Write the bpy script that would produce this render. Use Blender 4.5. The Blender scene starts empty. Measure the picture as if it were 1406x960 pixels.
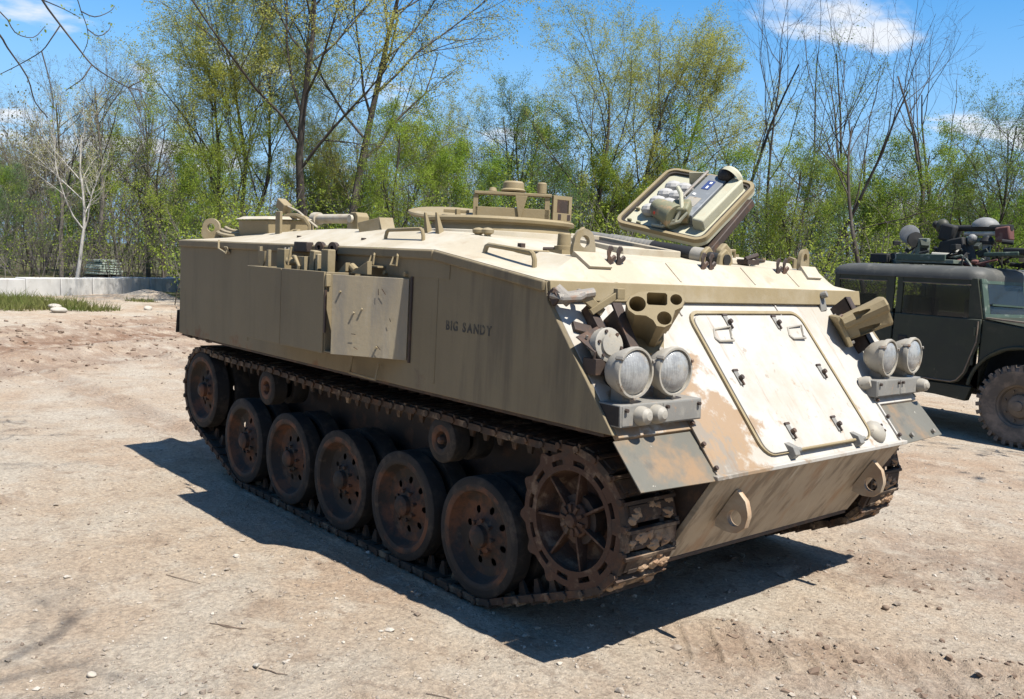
import bpy, math, random
import numpy as np
from mathutils import Vector, Matrix, Euler, noise as mnoise

# ------------------------------------------------------------------ camera, sky, sun, exposure
sc = bpy.context.scene
R = math.radians
CAM_LOC = (4.7347, -4.2448, 1.809)
CR = Vector((0.65685, 0.75229, 0.05112)); CU = Vector((-0.10531, 0.0244, 0.99414)); CF = Vector((-0.74663, 0.65838, -0.09525))
cam_d = bpy.data.cameras.new('camera'); cam = bpy.data.objects.new('camera', cam_d); sc.collection.objects.link(cam)
cam.matrix_world = Matrix(((CR.x, CU.x, -CF.x, CAM_LOC[0]), (CR.y, CU.y, -CF.y, CAM_LOC[1]), (CR.z, CU.z, -CF.z, CAM_LOC[2]), (0, 0, 0, 1)))
cam_d.sensor_fit = 'HORIZONTAL'; cam_d.sensor_width = 36; cam_d.lens = 31.986
cam_d.clip_start = 0.05; cam_d.clip_end = 4000
sc.camera = cam
SUN = Vector((0.52, 0.055, 1.0)).normalized()
SUN_EL = math.asin(SUN.z); SUN_AZ = math.atan2(SUN.x, SUN.y)

world = bpy.data.worlds.new('World'); sc.world = world; world.use_nodes = True
def build_world():
    nt = world.node_tree; N = nt.nodes; L = nt.links; N.clear()
    out = N.new('ShaderNodeOutputWorld'); bg = N.new('ShaderNodeBackground')
    sky = N.new('ShaderNodeTexSky'); sky.sky_type = 'NISHITA'; sky.sun_disc = False
    sky.sun_elevation = SUN_EL; sky.sun_rotation = SUN_AZ
    sky.air_density = 1.0; sky.dust_density = 0.2; sky.ozone_density = 1.5
    bg.inputs['Strength'].default_value = 0.051
    hs = N.new('ShaderNodeHueSaturation'); hs.inputs['Saturation'].default_value = 1.45; hs.inputs['Value'].default_value = 1.95; L.new(sky.outputs[0], hs.inputs['Color'])
    tc = N.new('ShaderNodeTexCoord')
    # cloud layer: the view direction is laid out on a flat cloud deck (x/z, y/z)
    sep = N.new('ShaderNodeSeparateXYZ'); L.new(tc.outputs['Generated'], sep.inputs[0])
    mx = N.new('ShaderNodeMath'); mx.operation = 'MAXIMUM'; mx.inputs[1].default_value = 0.0; L.new(sep.outputs['Z'], mx.inputs[0])
    ad = N.new('ShaderNodeMath'); ad.operation = 'ADD'; ad.inputs[1].default_value = 0.09; L.new(mx.outputs[0], ad.inputs[0])
    dv = N.new('ShaderNodeVectorMath'); dv.operation = 'DIVIDE'; L.new(tc.outputs['Generated'], dv.inputs[0])
    cb = N.new('ShaderNodeCombineXYZ'); L.new(ad.outputs[0], cb.inputs[0]); L.new(ad.outputs[0], cb.inputs[1]); cb.inputs[2].default_value = 1
    L.new(cb.outputs[0], dv.inputs[1])
    mp = N.new('ShaderNodeMapping'); mp.inputs['Location'].default_value = CLOUD_OFF; mp.inputs['Scale'].default_value = (0.8, 0.8, 0.5)
    L.new(dv.outputs[0], mp.inputs[0])
    n1 = N.new('ShaderNodeTexNoise'); n1.inputs['Scale'].default_value = 0.95; n1.inputs['Detail'].default_value = 9; n1.inputs['Roughness'].default_value = 0.57
    n1.inputs['Distortion'].default_value = 0.25
    L.new(mp.outputs[0], n1.inputs['Vector'])
    rp = N.new('ShaderNodeMapRange'); rp.interpolation_type = 'SMOOTHSTEP'; rp.inputs['From Min'].default_value = 0.545; rp.inputs['From Max'].default_value = 0.635
    L.new(n1.outputs['Fac'], rp.inputs['Value'])
    hz = N.new('ShaderNodeMapRange'); hz.inputs['From Min'].default_value = 0.0; hz.inputs['From Max'].default_value = 0.05
    L.new(sep.outputs['Z'], hz.inputs['Value'])
    ml = N.new('ShaderNodeMath'); ml.operation = 'MULTIPLY'; L.new(rp.outputs[0], ml.inputs[0]); L.new(hz.outputs[0], ml.inputs[1])
    sc_ = N.new('ShaderNodeMath'); sc_.operation = 'MULTIPLY'; sc_.inputs[1].default_value = 0.92; L.new(ml.outputs[0], sc_.inputs[0])
    mix = N.new('ShaderNodeMixRGB'); L.new(sc_.outputs[0], mix.inputs[0])
    pale = N.new('ShaderNodeMapRange'); pale.interpolation_type = 'SMOOTHSTEP'; pale.inputs['From Min'].default_value = 0.0; pale.inputs['From Max'].default_value = 0.34; pale.inputs['To Min'].default_value = 0.95; pale.inputs['To Max'].default_value = 0.0
    L.new(sep.outputs['Z'], pale.inputs['Value']); pm = N.new('ShaderNodeMixRGB'); L.new(pale.outputs[0], pm.inputs[0]); L.new(hs.outputs[0], pm.inputs[1]); pm.inputs[2].default_value = (3.2, 5.8, 9.4, 1)   # pale low sky
    L.new(pm.outputs[0], mix.inputs[1]); mix.inputs[2].default_value = (9.6, 9.9, 10.4, 1)
    L.new(mix.outputs[0], bg.inputs['Color']); L.new(bg.outputs[0], out.inputs[0])
CLOUD_OFF = (1.3, -4.0, 0.0)
build_world()
sun_d = bpy.data.lights.new('sun', 'SUN'); sun_d.energy = 5.0; sun_d.angle = R(0.53); sun_d.color = (1.0, 0.955, 0.885)
sun = bpy.data.objects.new('sun', sun_d); sc.collection.objects.link(sun); sun.rotation_euler = SUN.to_track_quat('Z', 'Y').to_euler()
sc.view_settings.view_transform = 'Standard'; sc.view_settings.look = 'None'; sc.view_settings.gamma = 1.0; sc.view_settings.exposure = 0.95
sc.cycles.max_bounces = 6; sc.cycles.diffuse_bounces = 3; sc.cycles.transparent_max_bounces = 8; sc.cycles.use_denoising = True

# ------------------------------------------------------------------ helpers
COL = sc.collection
rng = random.Random(7)

def tag(o, label=None, cat=None, group=None, kind=None):
    if label: o['label'] = label
    if cat: o['category'] = cat
    if group: o['group'] = group
    if kind: o['kind'] = kind
    return o

def empty(name, loc=(0, 0, 0), rz=0.0):
    o = bpy.data.objects.new(name, None); COL.objects.link(o); o.location = loc; o.rotation_euler = (0, 0, rz); o.empty_display_size = 0.2
    return o

class MB:
    def __init__(s): s.v = []; s.f = []
    def add(s, vs, fs):
        b = len(s.v); s.v.extend([tuple(x) for x in vs]); s.f.extend([tuple(i + b for i in f) for f in fs]); return s
    def box(s, c, size, rot=None):
        hx, hy, hz = size[0] / 2, size[1] / 2, size[2] / 2
        vs = [Vector((x * hx, y * hy, z * hz)) for x in (-1, 1) for y in (-1, 1) for z in (-1, 1)]
        if rot is not None: vs = [rot @ v for v in vs]
        c = Vector(c); vs = [v + c for v in vs]
        return s.add(vs, [(0, 1, 3, 2), (4, 6, 7, 5), (0, 4, 5, 1), (2, 3, 7, 6), (0, 2, 6, 4), (1, 5, 7, 3)])
    def bar(s, a, b, w, h, up=(0, 0, 1)):
        a = Vector(a); b = Vector(b); d = (b - a); Ln = d.length; d.normalize(); up = Vector(up)
        y = up.cross(d)
        if y.length < 1e-4: y = Vector((0, 1, 0)).cross(d)
        y.normalize(); z = d.cross(y)
        rot = Matrix((d, y, z)).transposed()
        return s.box((a + b) / 2, (Ln, w, h), rot)
    def loft(s, rings, closed=True, cap=True):
        n = len(rings[0]); b = len(s.v)
        for r in rings: s.v.extend([tuple(x) for x in r])
        for i in range(len(rings) - 1):
            for j in range(n if closed else n - 1):
                k = (j + 1) % n
                s.f.append((b + i * n + j, b + i * n + k, b + (i + 1) * n + k, b + (i + 1) * n + j))
        if cap and closed:
            s.f.append(tuple(b + j for j in range(n))[::-1]); s.f.append(tuple(b + (len(rings) - 1) * n + j for j in range(n)))
        return s
    def cyl(s, a, b, r0, r1=None, n=16, cap=True):
        r1 = r0 if r1 is None else r1
        a = Vector(a); b = Vector(b); d = (b - a).normalized()
        u = d.orthogonal().normalized(); w = d.cross(u)
        ring = lambda c, r: [c + u * (r * math.cos(2 * math.pi * k / n)) + w * (r * math.sin(2 * math.pi * k / n)) for k in range(n)]
        return s.loft([ring(a, r0), ring(b, r1)], True, cap)
    def tube(s, pts, r, n=8, cap=True):
        pts = [Vector(p) for p in pts]; rs = r if isinstance(r, (list, tuple)) else [r] * len(pts)
        rings = []; pu = None
        for i, p in enumerate(pts):
            d = (pts[min(i + 1, len(pts) - 1)] - pts[max(i - 1, 0)]).normalized()
            u = d.orthogonal().normalized() if pu is None else (pu - d * pu.dot(d)).normalized()
            pu = u; w = d.cross(u)
            rings.append([p + u * (rs[i] * math.cos(2 * math.pi * k / n)) + w * (rs[i] * math.sin(2 * math.pi * k / n)) for k in range(n)])
        return s.loft(rings, True, cap)
    def lathe(s, prof, o, d, n=32, close=False):
        # prof: (radius, offset along d)
        o = Vector(o); d = Vector(d).normalized(); u = d.orthogonal().normalized(); w = d.cross(u)
        rings = []
        for (r, h) in prof:
            rings.append([o + d * h + u * (r * math.cos(2 * math.pi * k / n)) + w * (r * math.sin(2 * math.pi * k / n)) for k in range(n)])
        if close: rings.append(rings[0])
        return s.loft(rings, True, False)
    def prism(s, poly, a, b):
        # poly: list of 3D points; a,b offset vectors
        a = Vector(a); b = Vector(b)
        return s.loft([[Vector(p) + a for p in poly], [Vector(p) + b for p in poly]])
    def plate(s, quad, th):
        q = [Vector(p) for p in quad]; n = (q[1] - q[0]).cross(q[-1] - q[0]).normalized()
        return s.loft([q, [p + n * th for p in q]])
    def sph(s, c, r, n=12, m=8, sq=(1, 1, 1), half=False):
        c = Vector(c); rings = []
        t1 = math.pi / 2 if half else math.pi
        for i in range(m + 1):
            t = 0.02 + (t1 - 0.04 if not half else t1 - 0.02) * i / m
            rings.append([c + Vector((r * sq[0] * math.sin(t) * math.cos(2 * math.pi * k / n), r * sq[1] * math.sin(t) * math.sin(2 * math.pi * k / n), r * sq[2] * math.cos(t))) for k in range(n)])
        return s.loft(rings)
    def mesh(s, name, m=None, sharp=32):
        me = bpy.data.meshes.new(name); me.from_pydata(s.v, [], s.f)
        if m: me.materials.append(MATS[m])
        me.validate(); 
        import bmesh
        bm = bmesh.new(); bm.from_mesh(me); bmesh.ops.recalc_face_normals(bm, faces=bm.faces); bm.to_mesh(me); bm.free()
        me.polygons.foreach_set('use_smooth', [True] * len(me.polygons)); me.set_sharp_from_angle(angle=R(sharp))
        return me
    def build(s, name, m, parent=None, bevel=0.0, sharp=32, seg=2):
        o = bpy.data.objects.new(name, s.mesh(name, m, sharp)); COL.objects.link(o); o.parent = parent
        if bevel > 0:
            b = o.modifiers.new('bevel', 'BEVEL'); b.width = bevel; b.segments = seg; b.limit_method = 'ANGLE'; b.angle_limit = R(35); b.use_clamp_overlap = True
        return o

def link(name, me, parent=None, mw=None):
    o = bpy.data.objects.new(name, me); COL.objects.link(o); o.parent = parent
    if mw is not None: o.matrix_local = mw
    return o

# ------------------------------------------------------------------ materials
MATS = {}
def mat(name, base, rough=0.75, metal=0.0, layers=(), bump=0.0, bscale=60.0, var=0.12, vscale=3.0, spec=0.3, rand=0.0, fine=0.0, fscale=180.0):
    """base colour + large tonal variation + noise-thresholded layers: (colour, scale(x,y,z), lo, hi, strength[, gates])"""
    m = bpy.data.materials.new(name); m.use_nodes = True; MATS[name] = m
    nt = m.node_tree; N = nt.nodes; L = nt.links; bs = N['Principled BSDF']
    bs.inputs['Roughness'].default_value = rough; bs.inputs['Metallic'].default_value = metal
    bs.inputs['Specular IOR Level'].default_value = spec
    tc = N.new('ShaderNodeTexCoord'); vec = tc.outputs['Object']
    if rand > 0:
        oi = N.new('ShaderNodeObjectInfo'); mu = N.new('ShaderNodeVectorMath'); mu.operation = 'SCALE'; mu.inputs[0].default_value = (37, 61, 23)
        L.new(oi.outputs['Random'], mu.inputs['Scale']); av = N.new('ShaderNodeVectorMath'); L.new(vec, av.inputs[0]); L.new(mu.outputs[0], av.inputs[1]); vec = av.outputs[0]
    def nz(scale, detail=5, rgh=0.6):
        mp = N.new('ShaderNodeMapping'); L.new(vec, mp.inputs[0])
        mp.inputs['Scale'].default_value = scale if isinstance(scale, tuple) else (scale,) * 3
        n = N.new('ShaderNodeTexNoise'); n.inputs['Scale'].default_value = 1.0; n.inputs['Detail'].default_value = detail; n.inputs['Roughness'].default_value = rgh
        L.new(mp.outputs[0], n.inputs['Vector']); return n.outputs['Fac']
    rgb = N.new('ShaderNodeRGB'); rgb.outputs[0].default_value = (*base, 1); cur = rgb.outputs[0]
    if var > 0:
        mr = N.new('ShaderNodeMapRange'); mr.inputs['From Min'].default_value = 0.3; mr.inputs['From Max'].default_value = 0.7
        mr.inputs['To Min'].default_value = 1 - var; mr.inputs['To Max'].default_value = 1 + var; L.new(nz(vscale), mr.inputs['Value'])
        mm = N.new('ShaderNodeMixRGB'); mm.blend_type = 'MULTIPLY'; mm.inputs[0].default_value = 1
        L.new(cur, mm.inputs[1]); L.new(mr.outputs[0], mm.inputs[2]); cur = mm.outputs[0]
    if fine > 0:
        mr = N.new('ShaderNodeMapRange'); mr.inputs['From Min'].default_value = 0.3; mr.inputs['From Max'].default_value = 0.7
        mr.inputs['To Min'].default_value = 1 - fine; mr.inputs['To Max'].default_value = 1 + fine; L.new(nz(fscale, 3), mr.inputs['Value'])
        mm = N.new('ShaderNodeMixRGB'); mm.blend_type = 'MULTIPLY'; mm.inputs[0].default_value = 1
        L.new(cur, mm.inputs[1]); L.new(mr.outputs[0], mm.inputs[2]); cur = mm.outputs[0]
    for lay in layers:
        colr, scale, lo, hi, st = lay[:5]; gates = lay[5] if len(lay) > 5 else ()
        mr = N.new('ShaderNodeMapRange'); mr.interpolation_type = 'SMOOTHSTEP'
        mr.inputs['From Min'].default_value = lo; mr.inputs['From Max'].default_value = hi; mr.inputs['To Max'].default_value = st
        f = nz(scale, 7, 0.65)
        for (ax, a, b, amt) in gates:   # a gate shifts the noise by a ramp along an axis: stains with a place of their own
            sp = N.new('ShaderNodeSeparateXYZ'); L.new(tc.outputs['Object'], sp.inputs[0])
            g = N.new('ShaderNodeMapRange'); g.inputs['From Min'].default_value = a; g.inputs['From Max'].default_value = b; g.inputs['To Min'].default_value = -amt; g.inputs['To Max'].default_value = 0
            L.new(sp.outputs[ax], g.inputs['Value']); ad = N.new('ShaderNodeMath'); L.new(f, ad.inputs[0]); L.new(g.outputs[0], ad.inputs[1]); f = ad.outputs[0]
        L.new(f, mr.inputs['Value'])
        mm = N.new('ShaderNodeMixRGB'); L.new(mr.outputs[0], mm.inputs[0]); L.new(cur, mm.inputs[1]); mm.inputs[2].default_value = (*colr, 1); cur = mm.outputs[0]
    L.new(cur, bs.inputs['Base Color'])
    if bump > 0:
        bp = N.new('ShaderNodeBump'); bp.inputs['Strength'].default_value = 0.6; bp.inputs['Distance'].default_value = bump
        L.new(nz(bscale, 6), bp.inputs['Height']); L.new(bp.outputs[0], bs.inputs['Normal'])
    return m

SAND = (0.225, 0.177, 0.098)
mat('sand', SAND, 0.7, layers=[((0.32, 0.28, 0.205), 2.2, 0.48, 0.72, 0.6), ((0.24, 0.19, 0.13), (9, 9, 1.3), 0.60, 0.78, 0.5), ((0.20, 0.11, 0.06), 14, 0.70, 0.78, 0.7)], bump=0.002, bscale=45, var=0.07, fine=0.05)
mat('sand_side_shaded', (0.198, 0.158, 0.094), 0.72, layers=[((0.105, 0.082, 0.052), (5, 5, 0.7), 0.46, 0.68, 0.24), ((0.21, 0.17, 0.10), (3, 3, 1.2), 0.52, 0.70, 0.4), ((0.05, 0.044, 0.037), (9, 9, 0.9), 0.42, 0.64, 0.42, ((0, 0.8, 1.6, 0.16),)),
     ((0.075, 0.066, 0.056), 3.0, 0.44, 0.60, 0.75, ((2, 1.42, 1.12, 0.20), (0, -1.9, -2.5, 0.15))), ((0.20, 0.10, 0.045), 6, 0.50, 0.68, 0.8, ((2, 1.26, 1.12, 0.16), (0, 1.2, 0.4, 0.1)))], bump=0.0025, bscale=40, var=0.06, fine=0.04)  # same sand paint, the side's shade worked into a darker base
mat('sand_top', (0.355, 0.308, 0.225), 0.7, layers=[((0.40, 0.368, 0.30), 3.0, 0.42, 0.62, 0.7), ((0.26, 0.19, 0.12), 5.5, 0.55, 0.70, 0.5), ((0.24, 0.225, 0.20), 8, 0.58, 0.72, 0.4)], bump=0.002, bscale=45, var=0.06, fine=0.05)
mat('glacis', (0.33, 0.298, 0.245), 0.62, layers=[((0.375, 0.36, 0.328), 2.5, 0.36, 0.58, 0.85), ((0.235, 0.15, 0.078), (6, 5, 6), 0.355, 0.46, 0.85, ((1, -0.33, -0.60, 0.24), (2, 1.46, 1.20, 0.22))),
     ((0.19, 0.17, 0.14), (4, 8, 4), 0.47, 0.54, 0.8, ((1, -0.40, -0.70, 0.20), (2, 1.35, 1.10, 0.16))), ((0.26, 0.20, 0.135), (3, 9, 3), 0.58, 0.72, 0.45), ((0.22, 0.175, 0.125), 16, 0.62, 0.69, 0.6), ((0.20, 0.13, 0.075), (1.6, 14, 1.6), 0.58, 0.70, 0.5)], bump=0.0015, bscale=50, var=0.05, fine=0.03)
mat('flap_metal', (0.125, 0.118, 0.095), 0.55, 0.15, layers=[((0.25, 0.155, 0.08), 3.2, 0.50, 0.70, 0.8), ((0.085, 0.08, 0.068), 6, 0.55, 0.7, 0.6), ((0.55, 0.50, 0.42), 18, 0.68, 0.73, 0.8)], bump=0.002, bscale=50, var=0.1)
mat('nose_metal', (0.36, 0.295, 0.21), 0.65, layers=[((0.11, 0.078, 0.048), (1.3, 9, 3), 0.46, 0.62, 0.6), ((0.30, 0.17, 0.085), (2, 7, 2.5), 0.52, 0.68, 0.6), ((0.13, 0.10, 0.075), (2, 4, 2), 0.50, 0.70, 0.75, ((2, 0.72, 0.45, 0.15),)), ((0.50, 0.45, 0.36), (1.5, 14, 3), 0.60, 0.70, 0.6)], bump=0.003, bscale=40, var=0.1)
mat('track_steel', (0.055, 0.040, 0.030), 0.8, 0.1, layers=[((0.11, 0.055, 0.030), 9, 0.46, 0.66, 0.7), ((0.26, 0.19, 0.125), 6, 0.52, 0.66, 0.75)], bump=0.004, bscale=60, var=0.2, rand=1)
mat('wheel_paint', (0.036, 0.029, 0.023), 0.75, layers=[((0.15, 0.062, 0.030), 5, 0.44, 0.62, 0.8), ((0.12, 0.09, 0.064), 9, 0.60, 0.72, 0.55), ((0.04, 0.036, 0.033), 4, 0.56, 0.66, 0.5)], bump=0.003, bscale=60, var=0.2, rand=1)
mat('rubber', (0.026, 0.023, 0.020), 0.85, layers=[((0.10, 0.076, 0.055), 8, 0.46, 0.70, 0.6)], bump=0.003, bscale=70, var=0.2, rand=1)
mat('sprocket_rust', (0.075, 0.040, 0.025), 0.75, 0.1, layers=[((0.20, 0.14, 0.092), 10, 0.52, 0.66, 0.8), ((0.05, 0.036, 0.028), 7, 0.52, 0.64, 0.7)], bump=0.005, bscale=50, var=0.2)
mat('mud', (0.27, 0.185, 0.115), 0.95, layers=[((0.25, 0.15, 0.09), 14, 0.45, 0.65, 0.7)], bump=0.01, bscale=40, var=0.15)
mat('lamp_lens', (0.27, 0.27, 0.255), 0.16, layers=[((0.17, 0.17, 0.165), 22, 0.42, 0.60, 0.7), ((0.30, 0.23, 0.14), 7, 0.55, 0.68, 0.6)], spec=0.5, bump=0.002, bscale=120)
mat('lamp_paint', (0.27, 0.25, 0.21), 0.55, layers=[((0.33, 0.29, 0.22), 9, 0.48, 0.64, 0.6), ((0.14, 0.10, 0.07), 18, 0.58, 0.68, 0.8)], bump=0.002, bscale=80)
mat('grey_paint', (0.175, 0.168, 0.15), 0.5, layers=[((0.28, 0.19, 0.12), 16, 0.60, 0.70, 0.8), ((0.25, 0.235, 0.20), 10, 0.5, 0.64, 0.6)], bump=0.0015, bscale=80)
mat('bare_steel', (0.22, 0.20, 0.17), 0.5, 0.25, layers=[((0.22, 0.12, 0.07), 12, 0.52, 0.66, 0.7)], bump=0.002, bscale=90)
mat('rust_brown', (0.052, 0.038, 0.031), 0.6, 0.1, layers=[((0.115, 0.065, 0.04), 9, 0.5, 0.66, 0.7)], bump=0.002, bscale=80)
mat('recess_shade', (0.035, 0.03, 0.026), 0.9)  # near black, painted in for the shade inside openings
mat('black_plastic', (0.022, 0.021, 0.020), 0.55)
mat('olive_paint', (0.17, 0.165, 0.10), 0.6, layers=[((0.33, 0.22, 0.12), 14, 0.52, 0.62, 0.8), ((0.07, 0.06, 0.045), 9, 0.56, 0.66, 0.6)], bump=0.002, bscale=90)
mat('pad_white', (0.34, 0.33, 0.31), 0.7, layers=[((0.30, 0.29, 0.27), 13, 0.50, 0.60, 0.75)], bump=0.006, bscale=40)
mat('box_grey', (0.155, 0.165, 0.17), 0.45, layers=[((0.22, 0.23, 0.23), 12, 0.55, 0.65, 0.6)])
mat('label_blue', (0.03, 0.05, 0.14), 0.5, var=0)
mat('label_red', (0.5, 0.05, 0.03), 0.5, var=0)
mat('label_white', (0.65, 0.65, 0.63), 0.5, var=0)
mat('hatch_inner', (0.36, 0.345, 0.25), 0.65, layers=[((0.36, 0.30, 0.20), 7, 0.56, 0.7, 0.6)], bump=0.002, bscale=60)
mat('stencil_black', (0.05, 0.048, 0.042), 0.75, layers=[((0.19, 0.152, 0.09), 26, 0.46, 0.60, 0.75)], var=0)
mat('panel_scuffed', (0.27, 0.225, 0.15), 0.66, layers=[((0.17, 0.155, 0.13), (5, 5, 0.8), 0.45, 0.64, 0.75), ((0.33, 0.29, 0.22), (7, 7, 1.2), 0.54, 0.70, 0.6)], bump=0.002, bscale=40, var=0.06)

def ribbed_lens():
    nt = MATS['lamp_lens'].node_tree; N = nt.nodes; L = nt.links; bp = [n for n in N if n.type == 'BUMP'][0]; bs = N['Principled BSDF']
    tc = N.new('ShaderNodeTexCoord'); w = N.new('ShaderNodeTexWave'); w.bands_direction = 'Y'; w.inputs['Scale'].default_value = 26; w.inputs['Distortion'].default_value = 0.4; L.new(tc.outputs['Object'], w.inputs['Vector'])
    b2 = N.new('ShaderNodeBump'); b2.inputs['Strength'].default_value = 0.22; b2.inputs['Distance'].default_value = 0.004; L.new(w.outputs['Fac'], b2.inputs['Height']); L.new(bp.outputs[0], b2.inputs['Normal']); L.new(b2.outputs[0], bs.inputs['Normal'])
    bs.inputs['Coat Weight'].default_value = 0.6; bs.inputs['Coat Roughness'].default_value = 0.08
ribbed_lens()
# ------------------------------------------------------------------ the armoured carrier (x forward, y to its left, origin on the ground)
APC = empty('armoured_carrier')
tag(APC, 'sand painted tracked armoured carrier with an open roof hatch and BIG SANDY on its side', 'armoured vehicle')
HW = 1.4
def gx(z): return 1.7365 + (1.6437 - z) * 0.8205          # glacis plane
GN = Vector((0.773, 0, 0.634)).normalized(); GD = Vector((0.6342, 0, -0.7731)).normalized()   # its normal, its downhill direction
def gp(y, s, h=0.0):                                        # a point on the glacis: s metres below its top edge, h proud
    p = Vector((1.7365, y, 1.6437)) + GD * s + GN * h; return p
def gs(z): return (1.6437 - z) / 0.7731
def interp(x, xs, ys): return float(np.interp(x, xs, ys))
def edge_z(x): return interp(x, [-3, 0.86, 1.72], [1.855, 1.855, 1.736])
def centre_z(x): return interp(x, [-3, -2.6, -1.8, -1.2, -0.6, 0.5, 0.95, 1.3, 1.594, 1.72], [1.885, 1.885, 1.93, 1.965, 1.985, 1.98, 1.94, 1.875, 1.85, 1.736])
def roof_z(x, y):
    e = edge_z(x); c = centre_z(x); a = abs(y)
    fr = min(1, max(0, (x - 0.7) / 0.8))                    # front: a steeper chamfer
    k = interp(a, [0.6, 1.12, 1.18 + 0.05 * fr, 1.28, 1.4], [1.0, 0.9 + 0.08 * fr, 0.66 - 0.36 * fr, 0.34 - 0.2 * fr, 0.0])
    return e + (c - e) * k
def part(mb, name, m, parent=None, bevel=0.003, **k): return mb.build(name, m, parent or APC, bevel, **k)

def carve(body, cuts):
    # cut real openings into a shape and keep only the finished surface
    objs = [bpy.data.objects.new('tmp', m.mesh('tmp')) for m in [body] + cuts]
    for o in objs: COL.objects.link(o)
    for c in objs[1:]: md = objs[0].modifiers.new('b', 'BOOLEAN'); md.operation = 'DIFFERENCE'; md.object = c; md.solver = 'EXACT'
    bpy.context.view_layer.update(); me = bpy.data.meshes.new_from_object(objs[0].evaluated_get(bpy.context.evaluated_depsgraph_get()))
    out = MB(); out.v = [tuple(v.co) for v in me.vertices]; out.f = [tuple(p.vertices) for p in me.polygons]
    for o in objs: d = o.data; bpy.data.objects.remove(o); bpy.data.meshes.remove(d)
    bpy.data.meshes.remove(me); return out
# --- hull plates
for s in (-1, 1):
    prof = [(-2.6, 1.852), (0.86, 1.852), (1.72, 1.733), (1.7345, 1.644), (gx(1.1) - 0.002, 1.1), (-2.6, 1.1)]
    o = part(MB().prism([(x, 0, z) for x, z in prof], (0, s * HW, 0), (0, s * (HW - 0.03), 0)), 'side_plate', 'sand_side_shaded', bevel=0.004)
    # rolled gutter along the roof edge
    m = MB()
    pts = [(-2.6, 1.855), (0.86, 1.855), (1.715, 1.737)]
    for (a, b) in zip(pts, pts[1:]): m.bar((a[0], s * (HW + 0.006), a[1] - 0.028), (b[0], s * (HW + 0.006), b[1] - 0.028), 0.024, 0.052)
    part(m, 'roof_edge_strip', 'sand_side_shaded', bevel=0.009, seg=3)
    # lower hull side, sponson floor
    part(MB().prism([(x, 0, z) for x, z in [(-2.55, 0.6), (-2.4, 0.43), (2.06, 0.43), (2.32, 0.89), (gx(1.095) - 0.04, 1.095), (-2.55, 1.095)]], (0, s * 0.86, 0), (0, s * 0.84, 0)), 'lower_hull_side', 'rust_brown')
    part(MB().box((-0.25, s * 1.115, 1.085), (4.68, 0.49, 0.02)), 'sponson_floor', 'rust_brown')
# roof
def roof():
    m = MB(); xs = [-2.6, -2.2, -1.6, -1.0, -0.6, -0.2, 0.2, 0.5, 0.7, 0.86, 0.95, 1.1, 1.25, 1.4, 1.5, 1.594, 1.66, 1.72]
    ys = [-1.4, -1.34, -1.28, -1.23, -1.18, -1.12, -0.9, -0.6, -0.3, 0, 0.3, 0.6, 0.9, 1.12, 1.18, 1.23, 1.28, 1.34, 1.4]
    n = len(ys); top = [(x, y * 0.998, roof_z(x, y)) for x in xs for y in ys]; m.v = list(top)
    for i in range(len(xs) - 1):
        for j in range(n - 1): m.f.append((i * n + j, (i + 1) * n + j, (i + 1) * n + j + 1, i * n + j + 1))
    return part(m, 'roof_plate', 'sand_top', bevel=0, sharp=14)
roof()
# raised welds across the front slope of the roof
for y in (-0.42, 0.26, 0.72):
    part(MB().bar((1.60, y, 1.847), (1.705, y + 0.01, 1.751), 0.012, 0.008), 'weld_bead', 'sand_top')
part(MB().plate([(1.7215, -1.395, 1.734), (1.7215, 1.395, 1.734), (1.7385, 1.395, 1.642), (1.7385, -1.395, 1.642)], -0.02), 'front_strip', 'sand', bevel=0.004)
# glacis: upper band the full width, lower middle part down to the nose
zE = 1.1
zn = 0.8897
m = MB()
gpoly = [gp(-1.37, 0.0), gp(1.37, 0.0), gp(1.37, gs(1.09)), gp(0.868, gs(1.09)), gp(0.868, gs(zn)), gp(-0.868, gs(zn)), gp(-0.868, gs(1.09)), gp(-1.37, gs(1.09))]
m.loft([[p for p in gpoly], [p - GN * 0.03 for p in gpoly]])
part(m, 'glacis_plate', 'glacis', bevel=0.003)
# lower nose plate and its light top edge, belly, rear
nz0 = Vector((gx(zn), 0, zn))
part(MB().plate([(gx(zn) + 0.004, -0.868, zn - 0.004), (gx(zn) + 0.004, 0.868, zn - 0.004), (2.065, 0.868, 0.43), (2.065, -0.868, 0.43)], 0.03), 'lower_nose_plate', 'nose_metal', bevel=0.003)
part(MB().bar((gx(zn) + 0.006, -0.905, zn + 0.006), (gx(zn) + 0.006, 0.905, zn + 0.006), 0.03, 0.022), 'nose_edge_strip', 'glacis', bevel=0.004)
part(MB().box((-0.18, 0, 0.425), (4.5, 1.68, 0.02)), 'belly_plate', 'rust_brown')
part(MB().prism([(0, -1.395, 1.1), (0, 1.395, 1.1), (0, 1.395, 1.85), (0, 1.1, 1.88), (0, -1.1, 1.88), (0, -1.395, 1.85)], (-2.602, 0, 0), (-2.57, 0, 0)), 'rear_plate', 'sand_side_shaded')
part(MB().box((-2.56, 0, 0.85), (0.03, 1.68, 0.5)), 'lower_rear_plate', 'rust_brown')
part(MB().plate([(-2.615, -1.41, 1.285), (-2.615, -1.2, 1.285), (-2.64, -1.2, 1.10), (-2.64, -1.41, 1.10)], 0.012), 'rear_mud_flap', 'rubber')
# ragged mud along the rear edge of the sponson
mm = MB()
for k in range(26):
    x = -2.62 + 0.022 * k * (1 + 0.6 * rng.random()); mm.sph((x, -1.36 + 0.05 * rng.random(), 1.092 - 0.012 * rng.random()), 0.012 + 0.016 * rng.random(), 6, 4, (1.5, 1.2, 0.8))
part(mm, 'caked_mud', 'rust_brown', bevel=0)

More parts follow.
